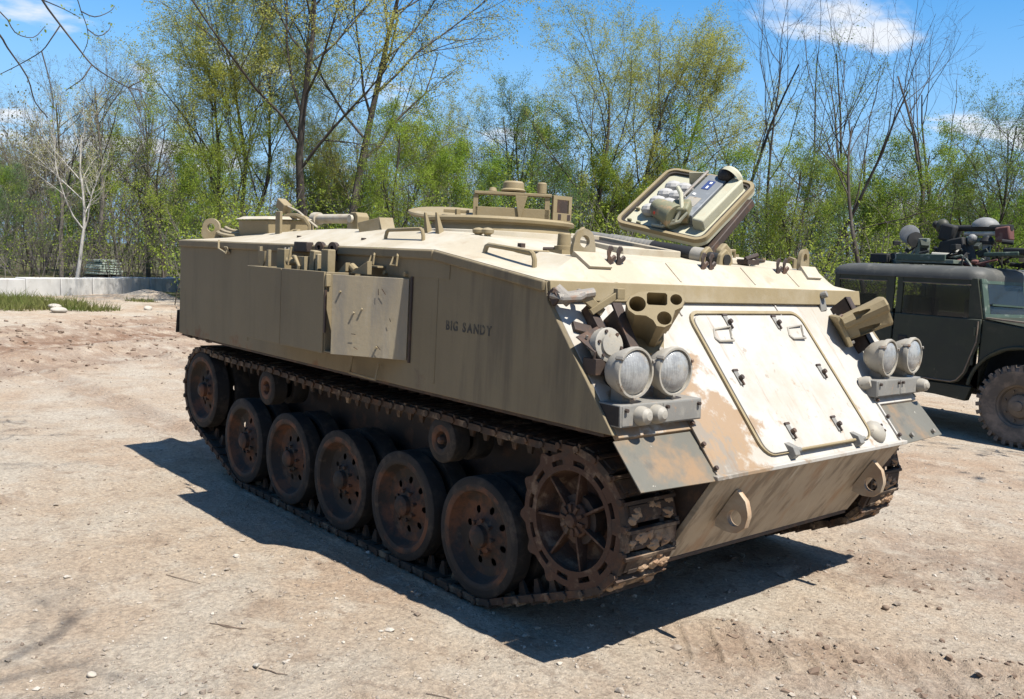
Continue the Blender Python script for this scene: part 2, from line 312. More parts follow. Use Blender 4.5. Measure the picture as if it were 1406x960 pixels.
# --- mud flaps with their bolts
for s in (-1, 1):
    q = [gp(s * 0.872, gs(1.085), -0.012), gp(s * 1.40, gs(1.085), -0.012), gp(s * 1.40, gs(0.8926), 0.004), gp(s * 0.872, gs(0.882), 0.004)]
    fl = part(MB().plate(q, 0.006 * s), 'mud_flap', 'flap_metal', bevel=0.001)
    part(MB().bar(gp(s * 0.874, gs(1.12), 0.006), gp(s * 0.874, gs(0.895), 0.006), 0.014, 0.010, up=GN), 'flap_strip', 'glacis', fl, bevel=0.002)
    for zz in (1.105, 1.02, 0.925):
        p = gp(s * 0.874, gs(zz), 0.008); part(MB().cyl(p, p + GN * 0.018, 0.011, n=6), 'bolt', 'rust_brown', fl, bevel=0)
    if s > 0:
        for yy in (1.02, 1.30):
            p = gp(yy, gs(0.915), 0.006); part(MB().cyl(p, p + GN * 0.016, 0.013, n=6), 'bolt', 'bare_steel', fl, bevel=0)

# --- engine access door on the glacis
def rrect(w0, w1, s0, s1, r, h, k=5):
    pts = []
    for (cy, cs, a0) in ((w1 - r, s0 + r, -90), (w1 - r, s1 - r, 0), (w0 + r, s1 - r, 90), (w0 + r, s0 + r, 180)):
        for i in range(k + 1):
            a = R(a0 + 90 * i / k); pts.append((cy + r * math.cos(a), cs + r * math.sin(a)))
    return [gp(y, s, h) for (y, s) in pts]
S0, S1 = gs(1.575), gs(0.942)
Y0, Y1 = -0.43, 0.575
door = part(MB().loft([rrect(Y0, Y1, S0, S1, 0.06, 0.001), rrect(Y0, Y1, S0, S1, 0.06, 0.014)]), 'access_door', 'glacis', bevel=0.003)
m = MB(); a = rrect(Y0 - 0.03, Y1 + 0.03, S0 - 0.03, S1 + 0.01, 0.085, 0.002); b = rrect(Y0 - 0.012, Y1 + 0.012, S0 - 0.012, S1 + 0.006, 0.07, 0.002)
a2 = [p + GN * 0.012 for p in a]; b2 = [p + GN * 0.012 for p in b]
m.loft([a, a2, b2, b, a], True, False); part(m, 'door_seal', 'sand', door, bevel=0)
for (y, z) in ((-0.157, 1.534), (0.302, 1.528), (-0.336, 1.268), (0.462, 1.267), (-0.155, 1.014), (0.295, 1.015)):
    c = gp(y, gs(z), 0.014)
    l = part(MB().bar(c - GD * 0.045 + GN * 0.004, c + GD * 0.035 + GN * 0.004, 0.034, 0.008, up=GN), 'latch', 'grey_paint', door, bevel=0.002)
    m = MB().cyl(c + GN * 0.008, c + GN * 0.03, 0.013, n=6); m.bar(c + GN * 0.012 - GD * 0.012, c + GN * 0.012 + GD * 0.04, 0.010, 0.010, up=GN)
    m.bar(c - GD * 0.05 + GN * 0.004 - Vector((0, 0.02, 0)), c - GD * 0.05 + GN * 0.004 + Vector((0, 0.02, 0)), 0.012, 0.014, up=GN)
    part(m, 'latch_bolt', 'rust_brown', door, bevel=0)
for (y, z) in ((-0.26, 1.477), (0.442, 1.479)):
    c = gp(y, gs(z), 0.016)
    loop = [c + Vector((0, -0.085, 0)) + GD * 0.02, c + Vector((0, -0.055, 0)) - GD * 0.035, c + Vector((0, 0.085, 0)) - GD * 0.045 + GN * 0.01, c + Vector((0, 0.06, 0)) + GD * 0.015, c + Vector((0, 0.045, 0)) + GD * 0.045 + GN * 0.012, c + Vector((0, -0.07, 0)) + GD * 0.042 + GN * 0.006, c + Vector((0, -0.085, 0)) + GD * 0.02]
    part(MB().tube(loop, 0.0065, 6), 'door_handle', 'lamp_paint', door, bevel=0)
# hinge bar and its end lugs
hb = part(MB().cyl(gp(-0.20, gs(0.935), 0.03), gp(0.36, gs(0.935), 0.03), 0.008, n=8), 'hinge_bar', 'sand', door, bevel=0)
for y in (-0.24, 0.40):
    c = gp(y, gs(0.935), 0.0)
    m = MB().prism([c - GD * 0.04, c + GD * 0.035, c + GD * 0.03 + GN * 0.04, c - GD * 0.01 + GN * 0.048, c - GD * 0.055 + GN * 0.015], (0, -0.022, 0), (0, 0.022, 0))
    m.cyl(c + GN * 0.03 + Vector((0, 0.02, 0)), c + GN * 0.03 + Vector((0, 0.055, 0)), 0.014, n=10)
    part(m, 'hinge_lug', 'grey_paint', door, bevel=0.003)
# weld seams, filler cap dome, plugs on glacis
for y in (-0.50, 0.415): part(MB().bar(gp(y, 0.0, 0.004), gp(y + 0.005, 0.085, 0.004), 0.012, 0.008, up=GN), 'weld_bead', 'glacis')
c = gp(0.665, gs(0.962)); m = MB()
m.lathe([(0.07, 0.0), (0.068, 0.012), (0.05, 0.034), (0.025, 0.044), (0.001, 0.046)], c, GN, 20); dome = part(m, 'filler_dome', 'lamp_paint', bevel=0)
for (dy, ds) in ((0.03, -0.02), (0.03, 0.015)): part(MB().cyl(gp(0.665 + dy, gs(0.962) + ds, 0.03), gp(0.665 + dy, gs(0.962) + ds, 0.046), 0.008, n=6), 'bolt', 'rust_brown', dome, bevel=0)
c = gp(0.83, gs(1.20)); part(MB().lathe([(0.04, 0), (0.04, 0.04), (0.034, 0.06), (0.024, 0.064), (0.001, 0.064)], c, (0.9, 0.2, 0.3), 18), 'filler_cap', 'lamp_paint', bevel=0)
part(MB().lathe([(0.045, 0.0), (0.045, 0.02), (0.026, 0.024), (0.022, 0.008), (0.001, 0.008)], (1.722, -0.945, 1.692), (0.97, 0, 0.18), 18), 'plug_socket', 'sand', bevel=0)
m = MB().prism([(1.735, 0.90, 1.70), (1.735, 0.96, 1.70), (1.76, 0.965, 1.61), (1.76, 0.895, 1.60)], (0, 0, 0), (0.012, 0, 0.004)); m.cyl((1.745, 0.92, 1.70), (1.78, 0.93, 1.715), 0.022, n=10); part(m, 'wire_clip', 'grey_paint')

# --- head lamp groups
def lamp(name, c, r, ax, parent):
    c = Vector(c); ax = Vector(ax).normalized(); m = MB()
    m.lathe([(0.004, -0.135), (r * 0.45, -0.13), (r * 0.78, -0.095), (r * 0.97, -0.045), (r * 1.0, -0.012), (r * 1.07, -0.012), (r * 1.09, 0.004), (r * 1.05, 0.016), (r * 0.96, 0.016), (r * 0.94, 0.002)], c, ax, 28)
    b = part(m, name, 'lamp_paint', parent, bevel=0)
    m = MB(); m.lathe([(r * 0.95, 0.002), (r * 0.8, 0.016), (r * 0.6, 0.026), (r * 0.35, 0.033), (r * 0.15, 0.036), (0.001, 0.037)], c, ax, 28); part(m, 'lens', 'lamp_lens', b, bevel=0)
    u = ax.orthogonal().normalized(); w = ax.cross(u)
    for k in range(3):
        a = R(100 + 120 * k); d = u * math.cos(a) + w * math.sin(a); q = c + d * r * 1.07
        part(MB().bar(q - ax * 0.02, q + ax * 0.024, 0.016, 0.012, up=d), 'rim_clip', 'bare_steel', b, bevel=0.002)
    return b
for s in (-1, 1):
    g = part(MB().loft([[(2.035, s * 1.385, 1.232), (2.20, s * 1.385, 1.232), (2.205, s * 1.385, 1.135), (2.10, s * 1.385, 1.135)], [(2.035, s * 0.83, 1.232), (2.20, s * 0.83, 1.232), (2.205, s * 0.83, 1.135), (2.10, s * 0.83, 1.135)]]), 'lamp_box', 'grey_paint', bevel=0.004)
    # front cover plates with bolts, marker lamps
    xf = lambda z: 2.20 + (1.232 - z) / 0.097 * 0.005 + 0.003
    part(MB().plate([(2.06, s * 1.3865, 1.225), (2.192, s * 1.3865, 1.225), (2.197, s * 1.3865, 1.142), (2.12, s * 1.3865, 1.142)], -0.002 * s), 'box_opening_shade', 'recess_shade', g, bevel=0)  # dark plate painted as the shade inside the open end
    for (ya, yb) in ((1.375, 1.115), (1.105, 0.84)):
        cp = part(MB().plate([(xf(1.226), s * ya, 1.226), (xf(1.226), s * yb, 1.226), (xf(1.142), s * yb, 1.142), (xf(1.142), s * ya, 1.142)], 0.006 * (-s)), 'cover_plate', 'grey_paint', g, bevel=0.001)
        for yy in (ya - 0.02, yb + 0.02):
            part(MB().cyl((xf(1.205), s * yy, 1.21), (xf(1.205) + 0.014, s * yy, 1.21), 0.009, n=6), 'bolt', 'rust_brown', g, bevel=0)
    for yy in ((1.265, 1.165) if s < 0 else (1.36,)):
        part(MB().lathe([(0.042, 0.0), (0.042, 0.02), (0.034, 0.045), (0.018, 0.058), (0.001, 0.06)], (xf(1.18), s * yy, 1.182), (1, 0, 0.1), 18), 'marker_lamp', 'lamp_paint', g, bevel=0)
    lo = lamp('head_lamp', (2.178, s * 1.289, 1.366), 0.104, (1, 0.03 * s, 0.02), g)
    li = lamp('head_lamp', (2.165, s * 1.004, 1.359), 0.104, (1, 0.06 * s, 0.0), g)
    for yy in (1.289, 1.004):
        part(MB().bar((2.11, s * yy, 1.225), (2.11, s * yy, 1.30), 0.07, 0.05), 'lamp_foot', 'grey_paint', g)
    # smoke discharger casting: openings on a plate, body swept back to the glacis
    ax = Vector((0.62, s * 0.58, 0.44)).normalized(); eh = Vector((0.67, -s * 0.74, 0)).normalized()
    eh = (eh - ax * eh.dot(ax)).normalized(); ev = ax.cross(eh)
    if ev.z < 0: ev = -ev
    fc = Vector((2.075, s * 1.085, 1.635)); Ld = 0.27
    outl = [(-0.108, 0.022), (-0.098, -0.012), (-0.068, -0.034), (-0.02, -0.036), (0.012, -0.056), (0.028, -0.084), (0.062, -0.088), (0.092, -0.070), (0.100, -0.036), (0.110, -0.004), (0.142, 0.014), (0.154, 0.046), (0.140, 0.080), (0.108, 0.092), (0.03, 0.092), (-0.05, 0.080), (-0.090, 0.056)]
    body = MB().loft([[fc + eh * (x * f) + ev * (y * f) - ax * d for (x, y) in outl] for (d, f) in ((0.0, 1.0), (0.012, 1.03), (0.03, 1.0), (Ld, 0.86))])
    cuts = [MB().cyl(fc + eh * h + ev * v + ax * 0.02, fc + eh * h + ev * v - ax * 0.2, r, n=24) for (h, v, r) in ((-0.058, 0.020, 0.038), (0.116, 0.050, 0.027), (0.062, -0.044, 0.033))]
    cc_ = fc + eh * 0.03 + ev * 0.048
    cuts.append(MB().loft([[cc_ + eh * x + ev * y + ax * d for (x, y) in ((-0.038, -0.030), (0.038, -0.030), (0.046, -0.022), (0.046, 0.024), (0.038, 0.032), (-0.038, 0.032), (-0.046, 0.024), (-0.046, -0.022))] for d in (0.02, -0.2)]))
    dis = part(carve(body, cuts), 'smoke_discharger', 'sand', bevel=0)
    part(MB().bar(fc - ax * 0.28 - ev * 0.11, fc - ax * 0.28 + ev * 0.09, 0.2, 0.025, up=ax), 'discharger_foot', 'sand', dis, bevel=0.004)
    for (h, v) in ((-0.085, 0.075), (0.085, 0.082), (-0.085, -0.09), (0.085, -0.09)):
        q = fc - ax * 0.268 + eh * h + ev * v; part(MB().cyl(q, q + ax * 0.018, 0.011, n=6), 'bolt', 'bare_steel', dis, bevel=0)
    # dark channel bracket beside it
    yb = s * 1.02 if s > 0 else -1.10
    m = MB(); b0 = gp(yb, gs(1.62 if s > 0 else 1.56), 0.0); b1 = gp(yb, gs(1.36), 0.0)
    m.plate([b0, b0 + GN * 0.10 + Vector((0.02, 0, 0.02)), b1 + GN * 0.10, b1], 0.012); m.plate([b0 + GN * 0.1 + Vector((0.02, 0, 0.02)), b0 + GN * 0.1 + Vector((0.02, s * 0.06, 0.02)), b1 + GN * 0.10 + Vector((0, s * 0.06, 0)), b1 + GN * 0.10], 0.012)
    part(m, 'channel_bracket', 'rust_brown', bevel=0.001)
    # cable guard plate rising behind the lamps
    q = [gp(s * 1.12, gs(1.49), 0.004), gp(s * 1.32, gs(1.49), 0.004), gp(s * 1.30, gs(1.36), 0.05), gp(s * 1.10, gs(1.36), 0.05)]
    part(MB().plate(q, 0.008 * s), 'guard_plate', 'glacis', bevel=0.001)
# horn disc and brown tray at the near front corner, towing shackle set
hc = Vector((2.02, -1.292, 1.468)); ha = Vector((0.86, -0.12, 0.18))
m = MB().lathe([(0.001, -0.06), (0.06, -0.055), (0.078, -0.03), (0.078, 0.012), (0.07, 0.016), (0.05, 0.016), (0.048, 0.028), (0.02, 0.030), (0.001, 0.030)], hc, ha, 26); horn = part(m, 'horn', 'lamp_paint', bevel=0)
for k in range(6):
    a = R(60 * k); u = Vector(ha).normalized().orthogonal().normalized(); w = Vector(ha).normalized().cross(u); q = hc + (u * math.cos(a) + w * math.sin(a)) * 0.062 + Vector(ha).normalized() * 0.016
    part(MB().cyl(q, q + Vector(ha).normalized() * 0.008, 0.008, n=6), 'bolt', 'rust_brown', horn, bevel=0)
part(MB().tube([(2.0, -1.30, 1.42), (2.04, -1.30, 1.34), (2.02, -1.27, 1.30), (1.99, -1.22, 1.27)], 0.02, 8), 'horn_cable', 'black_plastic', horn, bevel=0)
m = MB(); m.plate([(1.93, -1.40, 1.50), (1.88, -1.20, 1.545), (1.965, -1.17, 1.50), (2.03, -1.38, 1.44)], 0.006); m.plate([(2.03, -1.38, 1.44), (1.965, -1.17, 1.50), (1.96, -1.17, 1.46), (2.025, -1.38, 1.40)], 0.006)
m.box((2.0, -1.31, 1.375), (0.08, 0.14, 0.07)); tray = part(m, 'lamp_tray', 'rust_brown', bevel=0.001)
for k in range(3):
    for j in range(2):
        p = Vector((1.93, -1.38, 1.50)).lerp(Vector((1.89, -1.22, 1.54)), 0.12 + 0.38 * k) + Vector((0.03 + 0.045 * j, 0, -0.012 - 0.025 * j)); part(MB().cyl(p, p + Vector((0.004, 0, 0.014)), 0.006, n=6), 'bolt', 'bare_steel', tray, bevel=0)
m = MB()
m.tube([(1.76, -1.40, 1.67), (1.83, -1.39, 1.655), (1.87, -1.33, 1.665), (1.84, -1.27, 1.68), (1.78, -1.25, 1.69)], 0.016, 8)
m.cyl((1.80, -1.40, 1.66), (1.845, -1.22, 1.69), 0.024, n=10); m.cyl((1.77, -1.385, 1.70), (1.83, -1.35, 1.645), 0.030, n=10)
part(m, 'shackle', 'bare_steel', bevel=0)
m = MB(); m.bar((1.845, -1.23, 1.60), (1.90, -1.12, 1.685), 0.03, 0.03); m.bar((1.82, -1.28, 1.685), (1.86, -1.17, 1.60), 0.03, 0.04); m.box((1.905, -1.11, 1.69), (0.03, 0.05, 0.05)); part(m, 'tow_pin', 'sand', bevel=0.003)
m = MB(); m.bar(gp(-1.20, gs(1.60), 0.03), gp(-1.20, gs(1.50), 0.03), 0.05, 0.05, up=GN); m.bar(gp(-1.33, gs(1.53), 0.012), gp(-1.19, gs(1.50), 0.012), 0.05, 0.016, up=GN); part(m, 'shackle_bracket', 'rust_brown', bevel=0.003)
part(MB().box((1.775, -1.398, 1.665), (0.05, 0.02, 0.07), Euler((0, R(-38), 0)).to_matrix()), 'corner_catch', 'rust_brown', bevel=0.003)

# --- towing eyes on the nose plate
for s in (-1, 1):
    c = Vector((2.30, s * 0.65, 0.675)); u = Vector((0.50, 0, 0.84)).normalized()
    nrm = Vector((0.86, 0, -0.5))
    base = c - nrm * 0.06
    m = MB(); pts = [base - u * 0.10, base + u * 0.11]
    arc = [c + nrm * (0.10 * math.sin(a)) * 1.0 + u * (-0.075 * math.cos(a) * 0 + 0.0) for a in (0,)]
    outl = [base - u * 0.11, base + u * 0.12, c + u * 0.105 + nrm * 0.015, c + u * 0.06 + nrm * 0.065, c + nrm * 0.085, c - u * 0.055 + nrm * 0.065, c - u * 0.09 + nrm * 0.01]
    hole = [c + nrm * (0.015 + 0.036 * math.cos(R(45 * k))) + u * (0.036 * math.sin(R(45 * k))) for k in range(8)]
    # eye plate with a real hole: outer ring bridged to the hole ring
    def ring_n(pts, n=24):
        cc = c + nrm * 0.015; out = []
        for k in range(n):
            a = 2 * math.pi * k / n; d = nrm * math.cos(a) + u * math.sin(a); best = 0
            for i in range(len(pts)):
                p, q = pts[i] - cc, pts[(i + 1) % len(pts)] - cc
                p2, q2 = (p.dot(nrm), p.dot(u)), (q.dot(nrm), q.dot(u)); e = (q2[0] - p2[0], q2[1] - p2[1]); dd = (math.cos(a), math.sin(a))
                den = dd[0] * e[1] - dd[1] * e[0]
                if abs(den) > 1e-9:
                    t = (p2[0] * e[1] - p2[1] * e[0]) / den; w = (p2[0] * dd[1] - p2[1] * dd[0]) / den
                    if t > 0 and -1e-6 <= w <= 1 + 1e-6: best = max(best, t)
            out.append(cc + d * best)
        return out
    ro = ring_n(outl); rh = [c + nrm * (0.015 + 0.040 * math.cos(2 * math.pi * k / 24)) + u * (0.040 * math.sin(2 * math.pi * k / 24)) for k in range(24)]
    dy = Vector((0, 0.016, 0)); m = MB(); m.loft([[p - dy for p in ro], [p + dy for p in ro], [p + dy for p in rh], [p - dy for p in rh], [p - dy for p in ro]], True, False)
    part(m, 'towing_eye', 'nose_metal', bevel=0)

# --- side stowage box with open top, its contents, and the angled panel ahead of it
bx = part(MB().box((-0.32, -1.53, 1.247), (0.99, 0.235, 0.012)), 'stowage_box', 'sand_side_shaded', bevel=0.001)
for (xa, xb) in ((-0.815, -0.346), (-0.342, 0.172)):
    part(MB().box(((xa + xb) / 2, -1.652, 1.472), (xb - xa, 0.012, 0.462)), 'box_panel', 'sand_side_shaded', bx, bevel=0.003)
for xx in (-0.813, 0.172): part(MB().box((xx, -1.528, 1.472), (0.012, 0.235, 0.46)), 'box_end', 'sand_side_shaded', bx, bevel=0.003)
part(MB().box((0.185, -1.64, 1.655), (0.02, 0.03, 0.07)), 'box_hinge', 'sand', bx, bevel=0.003)
part(MB().tube([(0.19, -1.655, 1.36), (0.19, -1.655, 1.60)], 0.008, 6), 'hinge_rod', 'rust_brown', bx, bevel=0)
pts = [(0.262, -1.655), (0.648, -1.408)]
m = MB().plate([(pts[0][0], pts[0][1], 1.692), (pts[1][0], pts[1][1], 1.692), (pts[1][0], pts[1][1], 1.246), (pts[0][0], pts[0][1], 1.246)], 0.012)
ap = part(m, 'angled_panel', 'panel_scuffed', bevel=0.002)
part(MB().loft([[(0.18, -1.648, z), (0.262, -1.65, z), (0.645, -1.41, z), (0.18, -1.41, z)] for z in (1.25, 1.256)]), 'wedge_floor', 'sand_side_shaded', bevel=0)
rg = random.Random(3)
for k in range(10):
    t = rg.uniform(0.1, 0.92); z = rg.uniform(1.28, 1.66); p = Vector((pts[0][0] + (pts[1][0] - pts[0][0]) * t, pts[0][1] + (pts[1][1] - pts[0][1]) * t, z)); n = Vector((0.539, -0.842, 0))
    if k < 4: part(MB().cyl(p + n * 0.0, p + n * 0.0145, 0.006, n=8), 'rivet', 'sand', ap, bevel=0)
    else:
        a = rg.uniform(0, 3.1); d = Vector((0.842 * math.cos(a), 0.539 * math.cos(a), math.sin(a))) * rg.uniform(0.008, 0.02); part(MB().bar(p - d + n * 0.0124, p + d + n * 0.0124, 0.004, 0.0012, up=n), 'scratch', 'rust_brown', ap, bevel=0)
part(MB().box((0.670, -1.405, 1.47), (0.016, 0.014, 0.47)), 'panel_frame', 'rust_brown', bevel=0.003)
part(MB().tube([(0.12, -1.42, 1.23), (0.12, -1.44, 1.115), (0.40, -1.44, 1.11), (0.40, -1.42, 1.20)], 0.008, 6), 'step_loop', 'sand', bevel=0)
part(MB().box((0.05, -1.402, 1.77), (1.9, 0.004, 0.13)), 'recess_panel', 'sand_side_shaded', bevel=0)
# contents standing up out of the box
part(MB().prism([(-1.06, -1.45, 1.83), (-1.03, -1.45, 1.83), (-1.03, -1.45, 1.72), (-1.06, -1.45, 1.72)], (0, 0, 0), (0, -0.02, 0)), 'box_bracket', 'sand', bevel=0.001)
part(MB().prism([(-0.95, -1.5, 1.80), (-0.87, -1.5, 1.80), (-0.88, -1.5, 1.73), (-0.90, -1.5, 1.70), (-0.90, -1.5, 1.64), (-0.93, -1.5, 1.64), (-0.94, -1.5, 1.73)], (0, 0, 0), (0, -0.012, 0)), 'box_bracket', 'sand', bx, bevel=0.001)
part(MB().prism([(-0.83, -1.5, 1.81), (-0.80, -1.5, 1.81), (-0.80, -1.5, 1.62), (-0.83, -1.5, 1.62)], (0, 0, 0), (0, -0.02, 0)), 'box_bracket', 'sand', bx, bevel=0.001)
part(MB().tube([(-0.74, -1.43, 1.83), (-0.74, -1.45, 1.775), (-0.69, -1.45, 1.775), (-0.69, -1.43, 1.83)], 0.006, 6), 'wire_loop', 'lamp_paint', bx, bevel=0)
part(MB().box((-0.60, -1.51, 1.725), (0.105, 0.05, 0.19)), 'box_block', 'sand', bx, bevel=0.004)
m = MB(); m.cyl((-0.50, -1.54, 1.745), (-0.44, -1.50, 1.745), 0.026, n=12); m.bar((-0.47, -1.55, 1.72), (-0.47, -1.53, 1.835), 0.012, 0.012); m.tube([(-0.44, -1.53, 1.775), (-0.38, -1.55, 1.775), (-0.33, -1.55, 1.72), (-0.35, -1.55, 1.66)], 0.012, 8); m.box((-0.33, -1.50, 1.715), (0.10, 0.08, 0.13)); part(m, 'hand_crank', 'sand', bx, bevel=0.002)
for (x, w, h) in ((-0.245, 0.06, 0.2), (-0.18, 0.035, 0.18), (-0.10, 0.05, 0.17), (-0.03, 0.085, 0.21)):
    part(MB().box((x, -1.49 - 0.03 * (x > -0.05), 1.62 + h / 2), (w, 0.05, h), Euler((0, R(6 if x < -0.2 else 0), 0)).to_matrix()), 'box_block', 'sand', bx, bevel=0.006)
part(MB().box((-0.12, -1.47, 1.72), (0.05, 0.03, 0.22)), 'black_strap', 'black_plastic', bx, bevel=0.003)
m = MB().prism([(0.02, -1.49, 1.66), (0.17, -1.49, 1.76), (0.17, -1.49, 1.71), (0.12, -1.49, 1.66)], (0, 0, 0), (0, -0.03, 0)); m.cyl((0.17, -1.48, 1.74), (0.22, -1.48, 1.715), 0.022, n=10); m.prism([(0.22, -1.49, 1.70), (0.40, -1.49, 1.775), (0.40, -1.49, 1.70)], (0, 0, 0), (0, -0.03, 0)); part(m, 'folded_strut', 'sand', bx, bevel=0.002)
# fittings under the roof edge
part(MB().box((-0.50, -1.43, 1.838), (0.17, 0.05, 0.065)), 'edge_block', 'rust_brown', bevel=0.006)
for x in (-0.30, -0.14):
    m = MB(); m.lathe([(0.036, 0), (0.036, 0.03), (0.014, 0.032), (0.012, 0.012), (0.001, 0.012)], (x, -1.41, 1.84), (0.3, -1, 0), 14); m.bar((x, -1.42, 1.84), (x, -1.42, 1.76), 0.05, 0.02, up=(0, 1, 0)); part(m, 'edge_pivot', 'rust_brown', bevel=0)
for (x, w) in ((0.30, 0.05), (0.53, 0.06)):
    m = MB(); m.tube([(x - w / 2, -1.41, 1.82), (x - w / 2, -1.435, 1.76), (x + w / 2, -1.435, 1.76), (x + w / 2, -1.43, 1.81), (x, -1.41, 1.825)], 0.006, 6); part(m, 'lashing_loop', 'sand', bevel=0)
part(MB().box((0.33, -1.435, 1.745), (0.16, 0.05, 0.012)), 'lashing_shelf', 'sand', bevel=0.002)
m = MB(); m.tube([(-1.82, -1.415, 1.86), (-1.79, -1.43, 1.80), (-1.66, -1.43, 1.77), (-1.655, -1.415, 1.80)], 0.008, 6); m.plate([(-1.70, -1.43, 1.815), (-1.65, -1.43, 1.815), (-1.64, -1.41, 1.765), (-1.70, -1.41, 1.775)], 0.006); part(m, 'lashing_loop', 'sand', bevel=0)
for (x, z0, z1) in ((-1.33, 1.16, 1.66), (0.9, 1.15, 1.79)): part(MB().bar((x, -1.401, z0), (x, -1.401, z1), 0.008, 0.006, up=(0, 1, 0)), 'weld_bead', 'sand_side_shaded')
for x in (0.42, 0.62): part(MB().cyl((x, -1.4, 1.715), (x, -1.425, 1.715), 0.012, n=8), 'bolt', 'sand', bevel=0)
# stencilled name
st = empty('stencil_text'); st.parent = APC; st.location = (0.985, -1.4012, 1.447); st.rotation_euler = (R(90), 0, 0)
lx = 0.0
for ch in 'BIG SANDY':
    if ch == ' ': lx += 0.030; continue
    cu = bpy.data.curves.new('letter', 'FONT'); cu.body = ch; cu.size = 0.066; cu.extrude = 0.0006; cu.offset = 0.0022; cu.materials.append(MATS['stencil_black'])
    to = bpy.data.objects.new('tmp', cu); COL.objects.link(to); bpy.context.view_layer.update()
    tme = bpy.data.meshes.new_from_object(to.evaluated_get(bpy.context.evaluated_depsgraph_get())); bpy.data.objects.remove(to); bpy.data.curves.remove(cu)
    xs_ = [v.co.x for v in tme.vertices]; lo = link('letter', tme, st, Matrix.Translation((lx - min(xs_) * 0.86, 0, 0)) @ Matrix.Diagonal((0.86, 1, 1, 1))); lx += (max(xs_) - min(xs_)) * 0.86 + 0.010

# --- roof furniture
def eye_plate(name, c, ax, base, r=0.062, hole=0.030, th=0.026, up=Vector((0, 0, 1)), parent=None, m_='sand'):
    c = Vector(c); ax = Vector(ax).normalized(); e = up.cross(ax).normalized()
    n = 24; ro = []; rh = []
    for k in range(n):
        a = 2 * math.pi * k / n; d = e * math.cos(a) + up * math.sin(a)
        q = c + d * r
        if math.sin(a) < -0.01:
            f = -math.sin(a); q = c + e * (r * (math.cos(a) * (1 + 0.45 * f) + (0.25 * math.copysign(1, math.cos(a)) if abs(math.cos(a)) > 1e-6 else 0) * f * f)) - up * (base * f)
        ro.append(q); rh.append(c + d * hole)
    t = ax * th / 2; m = MB(); m.loft([[p - t for p in ro], [p + t for p in ro], [p + t for p in rh], [p - t for p in rh], [p - t for p in ro]], True, False)
    return part(m, name, m_, parent, bevel=0)
for s in (-1, 1):
    le = eye_plate('lifting_eye', (1.552, s * 1.005, 1.927), (1, 0.15 * s, 0.25), 0.09)
    part(MB().loft([[(1.572 + k, s * 1.10, 1.868 + k), (1.572 + k, s * 0.93, 1.868 + k), (1.650 + k, s * 0.90, 1.798 + k), (1.650 + k, s * 1.06, 1.798 + k)] for k in (-0.01, 0.012)]), 'eye_foot', 'sand_top', le, bevel=0.002)
    eye_plate('lifting_eye', (-2.49, s * 1.19, 1.965), (0.62, s * 0.78, 0), 0.10, 0.075, 0.034)
# C clips on the front slope
def cclip(y):
    sl = Vector((0.126, 0, -0.114)).normalized(); nn = Vector((0.114, 0, 0.126)).normalized(); b = Vector((1.62, y, 1.826)) 
    outer = [(-0.03, 0.0), (-0.006, 0.0), (0.03, 0.028), (0.034, 0.04), (0.02, 0.044), (0.0, 0.03), (-0.012, 0.045), (-0.004, 0.07), (0.010, 0.075), (0.004, 0.088), (-0.016, 0.088), (-0.032, 0.06), (-0.026, 0.03)]
    up = (nn * 0.75 - sl * 0.66).normalized()
    return MB().prism([b + Vector((0, 1, 0)) * x + up * z for (x, z) in outer], nn * 0 - sl * 0.005, sl * 0.006)
for y in (-0.87, -0.80, -0.11, -0.04, 0.63, 0.70): part(cclip(y), 'pick_clip', 'rust_brown', bevel=0)
# grab rails
def rail(p0, p1, h, r=0.011):
    a = Vector(p0); b = Vector(p1); d = (b - a).normalized(); k = 0.03; u = Vector((0, 0, h))
    part(MB().tube([a, a + u * 0.6, a + u * 0.9 + d * k * 0.4, a + u + d * k, b + u - d * k, b + u * 0.9 - d * k * 0.4, b + u * 0.6, b], r, 8), 'grab_rail', 'sand', bevel=0)
rail((1.09, -1.25, 1.81), (1.47, -1.25, 1.775), 0.085, 0.013); rail((0.16, -1.25, 1.86), (0.54, -1.25, 1.87), 0.10)
for x in (0.43, 0.54):
    part(MB().loft([[(x - 0.022, -1.15, 1.90), (x + 0.024, -1.15, 1.90), (x + 0.024, -1.10, 1.91), (x - 0.022, -1.10, 1.91)], [(x - 0.035, -1.15, 2.07), (x - 0.02, -1.15, 2.07), (x - 0.02, -1.14, 2.07), (x - 0.035, -1.14, 2.07)]]), 'guide_fin', 'sand', bevel=0.002)
for x in (0.72, 0.80):
    part(MB().lathe([(0.001, -0.03), (0.022, -0.03), (0.018, 0.01), (0.034, 0.02), (0.036, 0.036), (0.022, 0.046), (0.001, 0.05)], (x, -1.0, 1.945), (0, 0, 1), 14), 'vent_knob', 'sand', bevel=0)
part(MB().box((1.265, -1.10, 1.835), (0.17, 0.13, 0.085)), 'periscope_block', 'sand', bevel=0.006)
part(MB().box((1.352, -1.10, 1.845), (0.012, 0.10, 0.05)), 'periscope_glass', 'black_plastic', bevel=0.002)
part(MB().tube([(1.28, -1.02, 1.885), (1.38, -0.95, 1.89)], 0.011, 8), 'wiper_rod', 'rust_brown', bevel=0)
m = MB(); m.lathe([(0.001, 0), (0.05, 0.0), (0.05, 0.05), (0.036, 0.052), (0.034, 0.11), (0.028, 0.118), (0.001, 0.118)], (1.36, -0.95, 1.855), (0, 0, 1), 18); m.box((1.36, -0.95, 1.87), (0.11, 0.13, 0.03)); part(m, 'filler_post', 'sand', bevel=0)
part(MB().box((1.20, -1.10, 1.885), (0.03, 0.03, 0.05)), 'tab', 'rust_brown', bevel=0.002)
